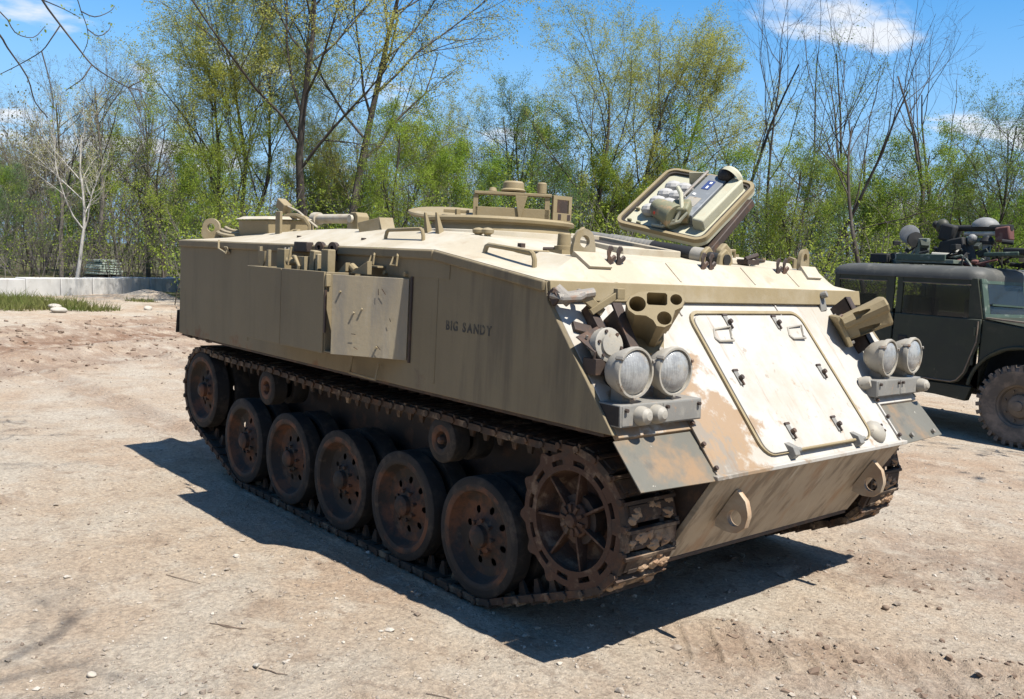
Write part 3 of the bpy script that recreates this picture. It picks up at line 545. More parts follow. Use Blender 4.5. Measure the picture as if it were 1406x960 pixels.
# spare-parts on the rear roof
sb = part(MB().loft([[(-2.12, -1.12, 1.90), (-1.62, -1.12, 1.90), (-1.62, -0.80, 1.93), (-2.12, -0.80, 1.93)], [(-2.13, -1.13, 2.03), (-1.61, -1.13, 2.03), (-1.61, -0.79, 2.05), (-2.13, -0.79, 2.05)]]), 'roof_bin', 'sand', bevel=0.006)
part(MB().loft([[(-2.15, -1.15, 2.034), (-1.59, -1.15, 2.034), (-1.59, -0.77, 2.054), (-2.15, -0.77, 2.054)], [(-2.10, -1.10, 2.06), (-1.64, -1.10, 2.06), (-1.64, -0.80, 2.075), (-2.10, -0.80, 2.075)]]), 'bin_lid', 'sand_top', sb, bevel=0.005)
part(MB().box((-1.40, -1.15, 1.985), (0.075, 0.02, 0.21)), 'roof_post', 'sand', bevel=0.004)
part(MB().tube([(-1.36, -1.10, 1.93), (-1.34, -1.06, 1.955), (-1.28, -1.05, 1.955), (-1.24, -1.10, 1.935), (-1.28, -1.14, 1.925), (-1.34, -1.13, 1.925), (-1.36, -1.10, 1.93)], 0.014, 8), 'lashing_ring', 'sand', bevel=0)
m = MB(); c0 = Vector((-2.30, -1.05, 1.915))
for k in range(3):
    m.tube([c0 + Vector(((0.22 - 0.035 * k) * math.cos(R(20 * i)), (0.14 - 0.03 * k) * math.sin(R(20 * i)), 0.02 * k + 0.015 * math.sin(R(40 * i)))) for i in range(19)], 0.016, 6)
part(m, 'cable_coil', 'sand', bevel=0)
m = MB(); m.tube([(-1.80, -0.92, 2.06), (-1.70, -0.92, 2.075), (-1.55, -0.92, 2.075), (-1.42, -0.92, 2.05), (-1.35, -0.92, 2.0), (-1.34, -0.92, 1.94)], 0.022, 8); arm = part(m, 'lifting_arm', 'sand', bevel=0)
part(MB().box((-1.78, -0.92, 2.15), (0.13, 0.07, 0.075), Euler((0, R(25), 0)).to_matrix()), 'arm_head', 'sand', arm, bevel=0.006)
part(MB().tube([(-1.72, -0.92, 2.15), (-1.55, -0.92, 2.11), (-1.38, -0.92, 2.04), (-1.25, -0.92, 1.99)], 0.008, 6), 'arm_cable', 'sand_top', arm, bevel=0)
m = MB(); m.cyl((-1.84, -0.6, 2.075), (-1.28, -0.6, 2.075), 0.036, n=14); m.cyl((-1.88, -0.6, 2.075), (-1.80, -0.6, 2.075), 0.052, n=14); hd = part(m, 'door_spring', 'sand_top', bevel=0)
part(MB().prism([(-1.30, 0, 1.96), (-1.14, 0, 1.96), (-1.14, 0, 2.09), (-1.17, 0, 2.12), (-1.24, 0, 2.12), (-1.28, 0, 2.08)], (0, -0.65, 0), (0, -0.55, 0)), 'spring_lug', 'sand', hd, bevel=0.006)
part(MB().cyl((-1.21, -0.66, 2.07), (-1.21, -0.68, 2.07), 0.03, n=12), 'lug_pin', 'sand_top', hd, bevel=0)
m = MB(); m.plate([(-0.31, -1.16, 2.01), (-0.12, -1.12, 2.045), (-0.09, -1.12, 1.89), (-0.255, -1.16, 1.875)], 0.012); m.plate([(-0.12, -1.12, 2.045), (-0.12, -1.02, 2.05), (-0.05, -1.02, 1.90), (-0.05, -1.12, 1.89)], 0.012); part(m, 'roof_wedge', 'sand', bevel=0.002)
for (x, y) in ((-0.05, -1.27), (0.32, -1.0), (-0.9, -1.25), (0.0, -0.9)): part(MB().cyl((x, y, roof_z(x, y) - 0.005), (x, y, roof_z(x, y) + 0.008), 0.016, n=10), 'roof_bolt', 'rust_brown', bevel=0)
# two large roof doors at the rear: seam ridge and hinges
part(MB().bar((-2.45, 0, 1.99), (-0.75, 0, 1.99), 0.03, 0.012), 'roof_door_seam', 'sand', bevel=0.002)
# far-side engine deck panel with studs
dk = part(MB().loft([[(0.15, 0.42, 1.97), (1.42, 0.42, 1.868), (1.42, 1.12, 1.85), (0.15, 1.12, 1.95)], [(0.17, 0.44, 2.0), (1.40, 0.44, 1.90), (1.40, 1.10, 1.895), (0.17, 1.10, 1.985)]]), 'engine_deck', 'sand_top', bevel=0.006)
for k in range(11):
    x = 0.25 + 0.108 * k
    for y in (0.47, 1.06): part(MB().cyl((x, y, 1.985 - 0.083 * (x - 0.17) + 0.0), (x, y, 2.012 - 0.083 * (x - 0.17)), 0.014, n=6), 'stud', 'sand', dk, bevel=0)
part(MB().tube([(1.20, 0.62, 1.90), (1.20, 0.62, 1.955), (1.24, 0.70, 1.955), (1.24, 0.70, 1.90)], 0.012, 6), 'deck_handle', 'sand', dk, bevel=0)
m = MB(); m.box((1.45, 0.55, 1.885), (0.08, 0.12, 0.03)); m.cyl((1.45, 0.52, 1.90), (1.48, 0.60, 1.93), 0.016, n=8); m.tube([(1.45, 0.62, 1.91), (1.42, 0.70, 1.905), (1.40, 0.80, 1.90)], 0.008, 6); part(m, 'wire_clip', 'rust_brown', bevel=0)
part(MB().tube([(1.42, 1.12, 1.86), (1.42, 1.12, 1.92), (1.37, 1.14, 1.93), (1.33, 1.14, 1.87)], 0.014, 6), 'lashing_ring', 'sand', bevel=0)

# --- commander's cupola
CC = Vector((0.26, -0.45, 0)); E1 = Vector((0.657, 0.752, 0)).normalized(); E2 = Vector((0.752, -0.657, 0)).normalized()
def cp(a, b, z): v = CC + E1 * a + E2 * b; return Vector((v.x, v.y, z))
m = MB().lathe([(0.46, 1.95), (0.455, 2.0), (0.435, 2.03), (0.435, 2.04), (0.468, 2.045), (0.472, 2.062), (0.46, 2.074), (0.40, 2.08), (0.001, 2.08)], (CC.x, CC.y, 0), (0, 0, 1), 56); cup = part(m, 'cupola', 'sand', bevel=0)
m = MB().lathe([(0.55, 1.945), (0.54, 1.985), (0.50, 1.99), (0.44, 1.99)], (CC.x, CC.y, 0), (0, 0, 1), 56); part(m, 'cupola_ring', 'sand_top', cup, bevel=0)
# sight housing: open frame, angled wing with a window
z0, z1, z2, z3 = 2.08, 2.145, 2.222, 2.252
fb = 0.16; bb = -0.06
hs = part(MB().loft([[cp(-0.165, fb, z0), cp(0.305, fb, z0), cp(0.305, fb, z1), cp(-0.165, fb, z1)], [cp(-0.165, fb - 0.015, z0), cp(0.305, fb - 0.015, z0), cp(0.305, fb - 0.015, z1), cp(-0.165, fb - 0.015, z1)]]), 'sight_housing', 'sand', cup, bevel=0.002)
part(MB().loft([[cp(-0.17, fb + 0.01, z2), cp(0.31, fb + 0.01, z2), cp(0.31, bb, z2 + 0.01), cp(-0.17, bb, z2 + 0.01)], [cp(-0.17, fb + 0.01, z3 - 0.012), cp(0.31, fb + 0.01, z3 - 0.012), cp(0.31, bb, z3), cp(-0.17, bb, z3)]]), 'housing_top', 'sand', cup, bevel=0.003)
for a in (-0.16, 0.285):
    part(MB().bar(cp(a, fb - 0.008, z0), cp(a, fb - 0.008, z2), 0.03, 0.016, up=E2), 'housing_post', 'sand', cup, bevel=0.002)
    part(MB().bar(cp(a, bb, z0), cp(a, bb, z2), 0.02, 0.016, up=E2), 'housing_post', 'sand', cup, bevel=0.002)
part(MB().bar(cp(-0.16, bb, z1 - 0.03), cp(0.30, bb, z1 - 0.03), 0.016, 0.05), 'housing_back', 'sand', cup, bevel=0.002)
m = MB().loft([[cp(0.085, fb + 0.012, z2), cp(0.16, fb + 0.012, z2), cp(0.16, fb - 0.04, z2), cp(0.085, fb - 0.04, z2)], [cp(0.11, fb + 0.012, z0), cp(0.125, fb + 0.012, z0), cp(0.125, fb - 0.02, z0), cp(0.11, fb - 0.02, z0)]]); part(m, 'sight_bracket', 'sand', cup, bevel=0.002)
part(MB().lathe([(0.001, 0), (0.075, 0), (0.08, 0.01), (0.068, 0.02), (0.066, 0.055), (0.055, 0.066), (0.001, 0.068)], cp(0.07, 0.06, z3 - 0.002), (0, 0, 1), 22), 'sight_cap', 'sand', cup, bevel=0)
part(MB().lathe([(0.001, 0), (0.03, 0), (0.03, 0.06), (0.024, 0.068), (0.001, 0.07)], cp(0.25, 0.05, z3 - 0.002), (0, 0, 1), 16), 'periscope_cap', 'sand', cup, bevel=0)
part(MB().lathe([(0.001, 0), (0.028, 0), (0.02, 0.022), (0.001, 0.026)], cp(-0.06, 0.05, z3 - 0.002), (0, 0, 1), 14), 'periscope_cap', 'sand', cup, bevel=0)
# wing
wa, wb = cp(0.315, fb - 0.005, 0), cp(0.435, fb - 0.10, 0)
W = lambda t, z: Vector((wa.x + (wb.x - wa.x) * t, wa.y + (wb.y - wa.y) * t, z))
m = MB()
for (t0, t1, za, zb) in ((0, 1, z0, 2.13), (0, 1, 2.212, 2.236), (0, 0.2, 2.13, 2.212), (0.84, 1, 2.13, 2.212)):
    m.plate([W(t0, za), W(t1, za), W(t1, zb), W(t0, zb)], 0.014)
wing = part(m, 'sight_wing', 'sand', cup, bevel=0.001)
back = [p + E2 * -0.10 for p in (W(0, z0), W(1, z0), W(1, 2.236), W(0, 2.236))]
part(MB().plate(back, 0.01), 'wing_back', 'rust_brown', cup, bevel=0)
for t in (0.35, 0.85): part(MB().box(W(t, 2.105), (0.03, 0.03, 0.04)), 'wing_catch', 'rust_brown', cup, bevel=0.003)
# open cupola lid lying back behind the ring
m = MB(); lc = cp(-0.34, -0.16, 2.105); ln = Vector((0.12, -0.10, 1)).normalized()
m.lathe([(0.001, 0.02), (0.24, 0.02), (0.27, 0.012), (0.275, 0), (0.26, -0.015), (0.001, -0.02)], lc, ln, 40); lid = part(m, 'cupola_lid', 'sand', cup, bevel=0)
part(MB().bar(cp(-0.36, 0.1, 2.11), cp(-0.20, 0.1, 2.11), 0.02, 0.02), 'lid_hinge', 'sand', cup, bevel=0.002)
part(MB().box(cp(-0.27, 0.12, 2.10), (0.02, 0.03, 0.045)), 'lid_hinge', 'sand', cup, bevel=0.002)

# --- driver's hatch, swung open to the far side, with its gear
HR = Matrix(((0.976, -0.001, 0.219), (0.132, 0.801, -0.583), (-0.175, 0.598, 0.782)))
HR = Matrix((HR.col[0].normalized(), HR.col[1].normalized(), HR.col[0].cross(HR.col[1]).normalized())).transposed()
HCn = Vector((0.876, 0.629, 2.245))
def hp(u, v, w): return HCn + HR @ Vector((u, v, w))
def hrr(hw, hh, r, w, k=6):
    pts = []
    for (cx, cy, a0) in ((hw - r, hh - r, 0), (-hw + r, hh - r, 90), (-hw + r, -hh + r, 180), (hw - r, -hh + r, 270)):
        for i in range(k + 1): a = R(a0 + 90 * i / k); pts.append(hp(cx + r * math.cos(a), cy + r * math.sin(a), w))
    return pts
hat = part(MB().loft([hrr(0.345, 0.345, 0.075, -0.03), hrr(0.345, 0.345, 0.075, 0.0)]), 'driver_hatch', 'hatch_inner', bevel=0.003)
m = MB(); m.loft([hrr(0.347, 0.347, 0.077, -0.002), hrr(0.347, 0.347, 0.077, 0.028), hrr(0.325, 0.325, 0.06, 0.028), hrr(0.325, 0.325, 0.06, -0.002)], True, False); part(m, 'hatch_rim', 'sand', hat, bevel=0)
m = MB(); m.loft([hrr(0.322, 0.322, 0.058, 0.001), hrr(0.322, 0.322, 0.058, 0.018), hrr(0.305, 0.305, 0.045, 0.018), hrr(0.305, 0.305, 0.045, 0.001)], True, False); part(m, 'hatch_seal', 'rubber', hat, bevel=0)
Hrot = HR
def hbox(c, size, a=0): return MB().box(hp(*c), size, Hrot @ Euler((0, 0, R(a))).to_matrix())
part(hbox((0.235, 0.03, 0.038), (0.085, 0.50, 0.085)), 'periscope_mount', 'hatch_inner', hat, bevel=0.012)
gb = part(hbox((0.10, 0.04, 0.040), (0.155, 0.46, 0.08)), 'periscope_case', 'box_grey', hat, bevel=0.006)
part(hbox((0.095, 0.15, 0.0812), (0.055, 0.10, 0.003)), 'case_label', 'label_blue', hat, bevel=0)
for (u, v, a_, b_) in ((0.10, 0.175, 0.024, 0.03), (0.10, 0.125, 0.018, 0.04)): part(hbox((u, v, 0.0834), (a_ * 0.7, b_ * 0.7, 0.002)), 'label_print', 'label_white', hat, bevel=0)
part(hbox((0.09, -0.05, 0.0812), (0.09, 0.10, 0.003)), 'case_label', 'lamp_paint', hat, bevel=0)
part(hbox((0.06, 0.03, 0.082), (0.02, 0.02, 0.006)), 'case_screw', 'label_white', hat, bevel=0)
part(MB().tube([hp(0.018, -0.2, 0.095), hp(0.018, 0.0, 0.10), hp(0.018, 0.27, 0.10)], 0.011, 8), 'case_rail', 'bare_steel', hat, bevel=0)
m = MB().sph(hp(0.15, 0.285, 0.085), 0.06, 14, 8, (1, 1, 1)); part(m, 'rubber_eyepiece', 'black_plastic', hat, bevel=0)
m = MB().lathe([(0.085, 0), (0.085, 0.03), (0.07, 0.05), (0.05, 0.055)], hp(0.18, 0.27, 0.07), HR @ Vector((0.2, 1, 0.2)), 18); part(m, 'eyepiece_cup', 'hatch_inner', hat, bevel=0)
m = MB(); m.cyl(hp(-0.07, -0.19, 0.085), hp(0.09, -0.24, 0.08), 0.065, 0.085, 18); mt = part(m, 'hatch_motor', 'olive_paint', hat, bevel=0.006)
part(MB().cyl(hp(-0.105, -0.178, 0.088), hp(-0.07, -0.19, 0.085), 0.05, 0.064, 16), 'motor_cap', 'olive_paint', hat, bevel=0.004)
part(MB().cyl(hp(-0.05, -0.255, 0.10), hp(-0.05, -0.268, 0.102), 0.012, n=10), 'red_button', 'label_red', hat, bevel=0)
part(hbox((0.09, -0.17, 0.08), (0.12, 0.12, 0.12), 20), 'motor_bracket', 'olive_paint', hat, bevel=0.015)
m = MB().tube([hp(0.0, -0.05, 0.17), hp(0.07, -0.12, 0.18), hp(0.12, -0.2, 0.13), hp(0.10, -0.26, 0.07), hp(0.0, -0.28, 0.04)], 0.014, 8); m.tube([hp(0.16, -0.2, 0.11), hp(0.13, -0.26, 0.07), hp(0.02, -0.30, 0.035), hp(-0.06, -0.30, 0.03)], 0.011, 8); part(m, 'hatch_cable', 'hatch_inner', hat, bevel=0)
m = MB()
for i in range(4):
    for j in range(2): m.sph(hp(-0.17 + 0.085 * j, -0.16 + 0.095 * i, 0.03), 0.062, 10, 6, (1, 1, 0.75))
part(m, 'quilted_pad', 'pad_white', hat, bevel=0)
part(MB().plate([hp(-0.12, 0.24, 0.0), hp(0.0, 0.26, 0.0), hp(0.0, 0.26, 0.10), hp(-0.10, 0.23, 0.10)], 0.008), 'pad_stop', 'hatch_inner', hat, bevel=0.002)
for (u, v) in ((-0.28, -0.15), (-0.26, -0.28), (-0.18, -0.29)): part(hbox((u, v, 0.012), (0.03, 0.015, 0.02)), 'hatch_clip', 'olive_paint', hat, bevel=0.003)
# supporting arm and torsion spring along the hinge
part(MB().bar((1.17, 0.40, 1.86), (1.20, 0.86, 2.28), 0.05, 0.10, up=(1, 0, 0)), 'hatch_arm', 'rust_brown', bevel=0.006)
m = MB().prism([(1.42, 0.26, 1.84), (1.42, 0.42, 1.84), (1.42, 0.39, 1.95), (1.42, 0.33, 1.99), (1.42, 0.28, 1.95)], (-0.022, 0, 0), (0.022, 0, 0)); part(m, 'hinge_bracket', 'sand', bevel=0.01)
t0v, t1v = Vector((0.30, 0.22, 2.015)), Vector((1.52, 0.24, 1.885))
def tv(f): return t0v.lerp(t1v, f)
m = MB().cyl(tv(0.0), tv(0.24), 0.042, n=16); sp = part(m, 'torsion_tube', 'grey_paint', bevel=0)
m = MB()
prof = []
for k in range(11):
    f = 0.24 + 0.027 * k; prof += [(f, 0.036), (f + 0.006, 0.048), (f + 0.018, 0.048), (f + 0.024, 0.036)]
m.tube([tv(f) for f, r in prof], [r for f, r in prof], 14); part(m, 'torsion_coil', 'grey_paint', sp, bevel=0, sharp=50)
part(MB().cyl(tv(0.54), tv(0.80), 0.047, n=16), 'torsion_sleeve', 'black_plastic', sp, bevel=0)
part(MB().cyl(tv(0.80), tv(0.87), 0.05, n=16), 'torsion_collar', 'lamp_paint', sp, bevel=0)
part(MB().cyl(tv(0.87), tv(1.0), 0.034, n=16), 'torsion_end', 'black_plastic', sp, bevel=0)
for f in (0.03, 0.88, 0.98):
    c = tv(f); part(MB().prism([(c.x, c.y - 0.07, c.z - 0.09), (c.x, c.y + 0.06, c.z - 0.09), (c.x, c.y + 0.055, c.z + 0.02), (c.x, c.y, c.z + 0.065), (c.x, c.y - 0.05, c.z + 0.03)], (-0.016, 0, 0), (0.016, 0, 0)), 'spring_bracket', 'sand', sp, bevel=0.008)
# hatch coaming, and a dark sheet painted as the shade in its opening
m = MB(); 
for (a, b) in (((0.55, -0.36), (1.22, -0.36)), ((1.22, -0.36), (1.22, 0.16)), ((1.22, 0.16), (0.55, 0.16)), ((0.55, 0.16), (0.55, -0.36))):
    m.bar((a[0], a[1], centre_z(a[0]) + 0.012), (b[0], b[1], centre_z(b[0]) + 0.012), 0.035, 0.05)
co = part(m, 'hatch_coaming', 'sand_top', bevel=0.006)
part(MB().plate([(0.56, -0.35, centre_z(0.56) + 0.006), (1.21, -0.35, centre_z(1.21) + 0.006), (1.21, 0.15, centre_z(1.21) + 0.006), (0.56, 0.15, centre_z(0.56) + 0.006)], 0.006), 'hatch_well_shade', 'recess_shade', co, bevel=0)

# --- running gear
ZW = 0.363; WX = [1.1457 - 0.705 * i for i in range(5)]
SPR = (1.8246, 0.6226); IDL = (-2.4668, 0.6424)
def wheel_meshes(r, name):
    """dished pressed disc with eight openings; axis along -y, outer face at local y = 0"""
    d = (0, -1, 0); n = 48; ri = r - 0.045
    m = MB()
    m.lathe([(ri + 0.004, -0.11), (ri + 0.004, 0.0), (ri - 0.012, 0.004), (ri - 0.03, -0.004), (ri - 0.045, -0.05), (ri - 0.06, -0.066), (0.165 * r / 0.32, -0.07)], (0, 0, 0), d, n)
    rr = r / 0.32; a0, a1 = 0.165 * rr, 0.125 * rr
    b = len(m.v); NN = 96
    for rad, off in ((a0, 0.07), ((a0 + a1) / 2, 0.067), (a1, 0.064)):
        for k in range(NN): a = 2 * math.pi * k / NN; m.v.append((rad * math.cos(a), off, rad * math.sin(a)))
    for k in range(NN):
        k2 = (k + 1) % NN; h = k % 12
        if h > 3:
            m.f.append((b + k, b + k2, b + NN + k2, b + NN + k)); m.f.append((b + NN + k, b + NN + k2, b + 2 * NN + k2, b + 2 * NN + k))
        elif h == 0: m.f.append((b + k, b + k2, b + NN + k)); m.f.append((b + 2 * NN + k, b + 2 * NN + k2, b + NN + k))
        elif h == 3: m.f.append((b + k, b + k2, b + NN + k2)); m.f.append((b + 2 * NN + k, b + 2 * NN + k2, b + NN + k2))
    m.lathe([(a1, -0.064), (0.095 * rr, -0.05), (0.085 * rr, -0.035), (0.06 * rr, -0.03), (0.06 * rr, 0.0), (0.045 * rr, 0.012), (0.02 * rr, 0.016), (0.001, 0.016)], (0, 0, 0), d, n)
    disc = m.mesh(name + '_disc', 'wheel_paint', 40)
    m = MB(); m.lathe([(ri, -0.115), (r - 0.01, -0.115), (r, -0.105), (r, -0.008), (r - 0.01, 0.0), (ri + 0.002, 0.0), (ri, -0.02)], (0, 0, 0), d, n); tyre = m.mesh(name + '_tyre', 'rubber', 40)
    m = MB(); m.lathe([(ri, 0.0), (r - 0.005, 0.0), (r, 0.01), (r, 0.115), (r - 0.01, 0.12), (0.02, 0.12)], (0, -0.0, 0), (0, 1, 0), 32)
    for i in range(len(m.v)): m.v[i] = (m.v[i][0], m.v[i][1] + 0.165, m.v[i][2])
    inner = m.mesh(name + '_inner', 'rubber', 40)
    nuts = MB().cyl((0.085 * rr, 0.05, 0), (0.085 * rr, 0.022, 0), 0.012, n=6).mesh(name + '_nut', 'wheel_paint', 40)
    return disc, tyre, inner, nuts
WM = wheel_meshes(0.32, 'road_wheel'); IM = wheel_meshes(0.31, 'idler_wheel'); RM = wheel_meshes(0.125, 'return_roller')
def place_wheel(name, meshes, x, z, s, rot):
    o = link(name, meshes[0], APC, Matrix.Translation((x, s * 1.262, z)) @ Matrix.Rotation(0 if s < 0 else math.pi, 4, 'Z') @ Matrix.Rotation(rot, 4, 'Y'))
    for nm, me in zip(('tyre', 'inner_wheel'), meshes[1:3]): link(nm, me, o)
    if name != 'return_roller':
        for k in range(8): link('nut', meshes[3], o, Matrix.Rotation(2 * math.pi * (k + 0.5) / 8, 4, 'Y'))
    return o
for s in (-1, 1):
    for i, x in enumerate(WX): place_wheel('road_wheel', WM, x, ZW, s, 0.4 + 1.3 * i)
    place_wheel('idler_wheel', IM, IDL[0], IDL[1], s, 0.7)
    for (x, z) in ((0.80, 0.818), (-1.31, 0.818)): place_wheel('return_roller', RM, x, z, s, 1.1)
    # axle arms
    for x in WX: part(MB().bar((x, s * 0.9, ZW), (x - 0.32, s * 0.9, 0.56), 0.07, 0.09, up=(0, 1, 0)), 'suspension_arm', 'rust_brown', bevel=0.01)
def sprocket_mesh():
    n = 144; m = MB(); T = 12
    def rad_out(k): 
        a = k / n * T % 1.0; return 0.318 + 0.034 * max(0.0, math.cos(2 * math.pi * (a - 0.5))) ** 1.5
    def annulus(ro, ri, y0, y1):
        A = [[(ro(k) * math.cos(2 * math.pi * k / n), y, ro(k) * math.sin(2 * math.pi * k / n)) for k in range(n)] for y in (y0, y1)]
        B = [[(ri * math.cos(2 * math.pi * k / n), y, ri * math.sin(2 * math.pi * k / n)) for k in range(n)] for y in (y1, y0)]
        m.loft([A[0], A[1], B[0], B[1], A[0]], True, False)
    annulus(rad_out, 0.287, 0.0, 0.03); annulus(lambda k: 0.262, 0.236, 0.0, 0.03)
    for k in range(T):       # bridges between the slots
        a0 = 2 * math.pi * (k + 0.5) / T; hw = 0.13; ring = []
        for y in (0.001, 0.029):
            ring.append([((rr) * math.cos(a0 + da), y, (rr) * math.sin(a0 + da)) for (rr, da) in ((0.258, -hw), (0.258, hw), (0.292, hw), (0.292, -hw))])
        m.loft(ring)
    m.lathe([(0.236, -0.03), (0.228, -0.05), (0.20, -0.12), (0.11, -0.13), (0.09, -0.11)], (0, 0, 0), (0, -1, 0), 48)
    return m.mesh('sprocket', 'sprocket_rust', 35)
def spoke_mesh():
    m = MB(); m.loft([[(0.07, 0.02, -0.006), (0.07, 0.10, -0.006), (0.07, 0.10, 0.006), (0.07, 0.02, 0.006)], [(0.235, 0.012, -0.005), (0.235, 0.05, -0.005), (0.235, 0.05, 0.005), (0.235, 0.012, 0.005)]]); return m.mesh('spoke', 'sprocket_rust')
def hub_mesh():
    m = MB(); m.lathe([(0.085, -0.11), (0.085, -0.03), (0.07, -0.016), (0.035, -0.012), (0.03, 0.006), (0.001, 0.008)], (0, 0, 0), (0, -1, 0), 24)
    for k in range(10):
        a = 2 * math.pi * k / 10; m.box((0.058 * math.cos(a), 0.018, 0.058 * math.sin(a)), (0.036, 0.03, 0.016), Matrix.Rotation(-a, 3, 'Y'))
    return m.mesh('sprocket_hub', 'sprocket_rust', 40)
SM, SPM, HM = sprocket_mesh(), spoke_mesh(), hub_mesh()
SIN = MB(); SIN.lathe([(0.33, 0.0), (0.33, 0.03), (0.2, 0.03)], (0, 0.28, 0), (0, -1, 0), 36); SIN.cyl((0, 0.05, 0), (0, 0.4, 0), 0.12, n=16); SINM = SIN.mesh('sprocket_drum', 'rust_brown')
for s in (-1, 1):
    o = link('sprocket', SM, APC, Matrix.Translation((SPR[0], s * 1.262, SPR[1])) @ Matrix.Rotation(0 if s < 0 else math.pi, 4, 'Z') @ Matrix.Rotation(0.12, 4, 'Y'))
    for k in range(7): link('spoke', SPM, o, Matrix.Rotation(2 * math.pi * k / 7 + 0.25, 4, 'Y'))
    link('sprocket_hub', HM, o); link('sprocket_drum', SINM, o)
# track path: hull of the circles the track wraps, resampled at the link pitch
def track_path():
    pts = []
    for (cx, cz, r) in ((SPR[0], SPR[1], 0.338), (IDL[0], IDL[1], 0.332), (WX[0], ZW, 0.341), (WX[-1], ZW, 0.341)):
        pts += [(cx + r * math.cos(2 * math.pi * k / 96), cz + r * math.sin(2 * math.pi * k / 96)) for k in range(96)]
    pts = sorted(set(pts))
    def half(ps):
        h = []
        for p in ps:
            while len(h) > 1 and (h[-1][0] - h[-2][0]) * (p[1] - h[-2][1]) - (h[-1][1] - h[-2][1]) * (p[0] - h[-2][0]) <= 0: h.pop()
            h.append(p)
        return h
    hull = half(pts)[:-1] + half(pts[::-1])[:-1]
    P = [Vector((p[0], 0, p[1])) for p in hull]; L = [0.0]
    for a, b in zip(P, P[1:] + P[:1]): L.append(L[-1] + (b - a).length)
    tot = L[-1]; n = round(tot / 0.1175); out = []
    for i in range(n):
        t = (i + 0.35) * tot / n; k = max(j for j in range(len(P)) if L[j] <= t); a, b = P[k], P[(k + 1) % len(P)]
        q = a.lerp(b, (t - L[k]) / max(1e-9, (b - a).length)); d = (b - a).normalized(); out.append((q, d))
    res = []
    for q, d in out:
        if q.z > 0.9 and -2.3 < q.x < 1.7:      # the top run sags a little between the rollers
            sup = [-2.4, -1.31, 0.80, 1.75]; 
            for a, b in zip(sup, sup[1:]):
                if a <= q.x <= b: q = q + Vector((0, 0, -0.022 * (b - a) / 2 * math.sin(math.pi * (q.x - a) / (b - a))))
            q = q + Vector((0, 0, -0.012))
        res.append((q, d))
    return res, tot / n
TP, PITCH = track_path()
def link_mesh():
    m = MB(); p = PITCH * 0.46
    m.box((0, 0, 0), (p * 1.7, 0.30, 0.022)); m.box((0.0, 0, 0.014), (p * 1.15, 0.29, 0.016))
    m.box((p * 0.82, 0, 0.014), (0.016, 0.345, 0.030))                          # grouser bar
    for y in (-0.158, 0.158): m.box((0, y, -0.004), (p * 1.9, 0.03, 0.034))
    for y in (-0.172, 0.172): m.cyl((p * 0.98, y - 0.012, 0), (p * 0.98, y + 0.012, 0), 0.017, n=8)
    for y in (-0.075, 0.075): m.loft([[(-0.03, y - 0.014, -0.01), (0.03, y - 0.014, -0.01), (0.03, y + 0.014, -0.01), (-0.03, y + 0.014, -0.01)], [(-0.012, y - 0.007, -0.085), (0.012, y - 0.007, -0.085), (0.012, y + 0.007, -0.085), (-0.012, y + 0.007, -0.085)]])
    m.box((-p * 0.55, 0.09, 0.014), (0.02, 0.06, 0.024)); m.box((-p * 0.55, -0.09, 0.014), (0.02, 0.06, 0.024))
    return m.mesh('track_link', 'track_steel', 30)
LM = link_mesh()
def mud_mesh(seed):
    m = MB(); q = random.Random(seed)
    for k in range(8):
        b0 = len(m.v); c = Vector((q.uniform(-0.035, 0.03), q.uniform(-0.14, 0.14), 0.016)); r = q.uniform(0.012, 0.03)
        m.sph(c, r, 12, 8, (1, q.uniform(1, 1.8), q.uniform(0.45, 0.75)))
        for i in range(b0, len(m.v)): v = Vector(m.v[i]); m.v[i] = tuple(c + (v - c) * (1 + 0.45 * mnoise.noise(v * 60 + Vector((seed, 0, 0))) + 0.25 * mnoise.noise(v * 150)))
    return m.mesh('mud_clod', 'mud', 30)
MM = [mud_mesh(k) for k in range(3)]
for s in (-1, 1):
    tr = empty('track'); tr.parent = APC
    for i, (q, d) in enumerate(TP):
        nrm = Vector((d.z, 0, -d.x))               # outward (path runs anticlockwise in x-z)
        x = d; y = nrm.cross(x)
        M4 = Matrix(((x.x, 0, nrm.x, q.x), (0, 1, 0, s * 1.092), (x.z, 0, nrm.z, q.z), (0, 0, 0, 1)))
        if (Vector((1, 0, 0)) * M4[0][0]).length >= 0: pass
        lk = link('track_link', LM, tr, M4)
        if q.x > 1.95 and 0.25 < q.z < 0.78 and i % 5 != 3: tag(link('mud_clod', MM[i % 3], tr, M4), kind='stuff')
        elif q.x > 1.2 and q.z < 0.4 and i % 3 == 0: tag(link('mud_clod', MM[i % 3], tr, M4), kind='stuff')
# ------------------------------------------------------------------ dark green utility truck parked beyond (x forward, origin on the ground under its front axle)
mat('truck_green', (0.028, 0.033, 0.022), 0.55, layers=[((0.065, 0.06, 0.042), 3.5, 0.50, 0.72, 0.6), ((0.022, 0.025, 0.02), 1.6, 0.50, 0.62, 0.6), ((0.17, 0.14, 0.10), 7, 0.55, 0.72, 0.55, ((2, 0.95, 0.5, 0.12),))], bump=0.0015, bscale=60, spec=0.3)
mat('truck_roof', (0.065, 0.065, 0.058), 0.6, layers=[((0.14, 0.13, 0.11), 6, 0.50, 0.66, 0.6), ((0.05, 0.055, 0.045), 3, 0.55, 0.68, 0.7)], bump=0.002, bscale=50)
mat('truck_dark', (0.02, 0.02, 0.019), 0.7)
mat('seat_tan', (0.30, 0.29, 0.25), 0.8)
mat('frame_green', (0.05, 0.075, 0.055), 0.5, layers=[((0.25, 0.27, 0.23), 8, 0.55, 0.68, 0.5)])
mat('gear_green', (0.11, 0.13, 0.105), 0.6, layers=[((0.24, 0.24, 0.21), 7, 0.48, 0.62, 0.6)], bump=0.003, bscale=50)
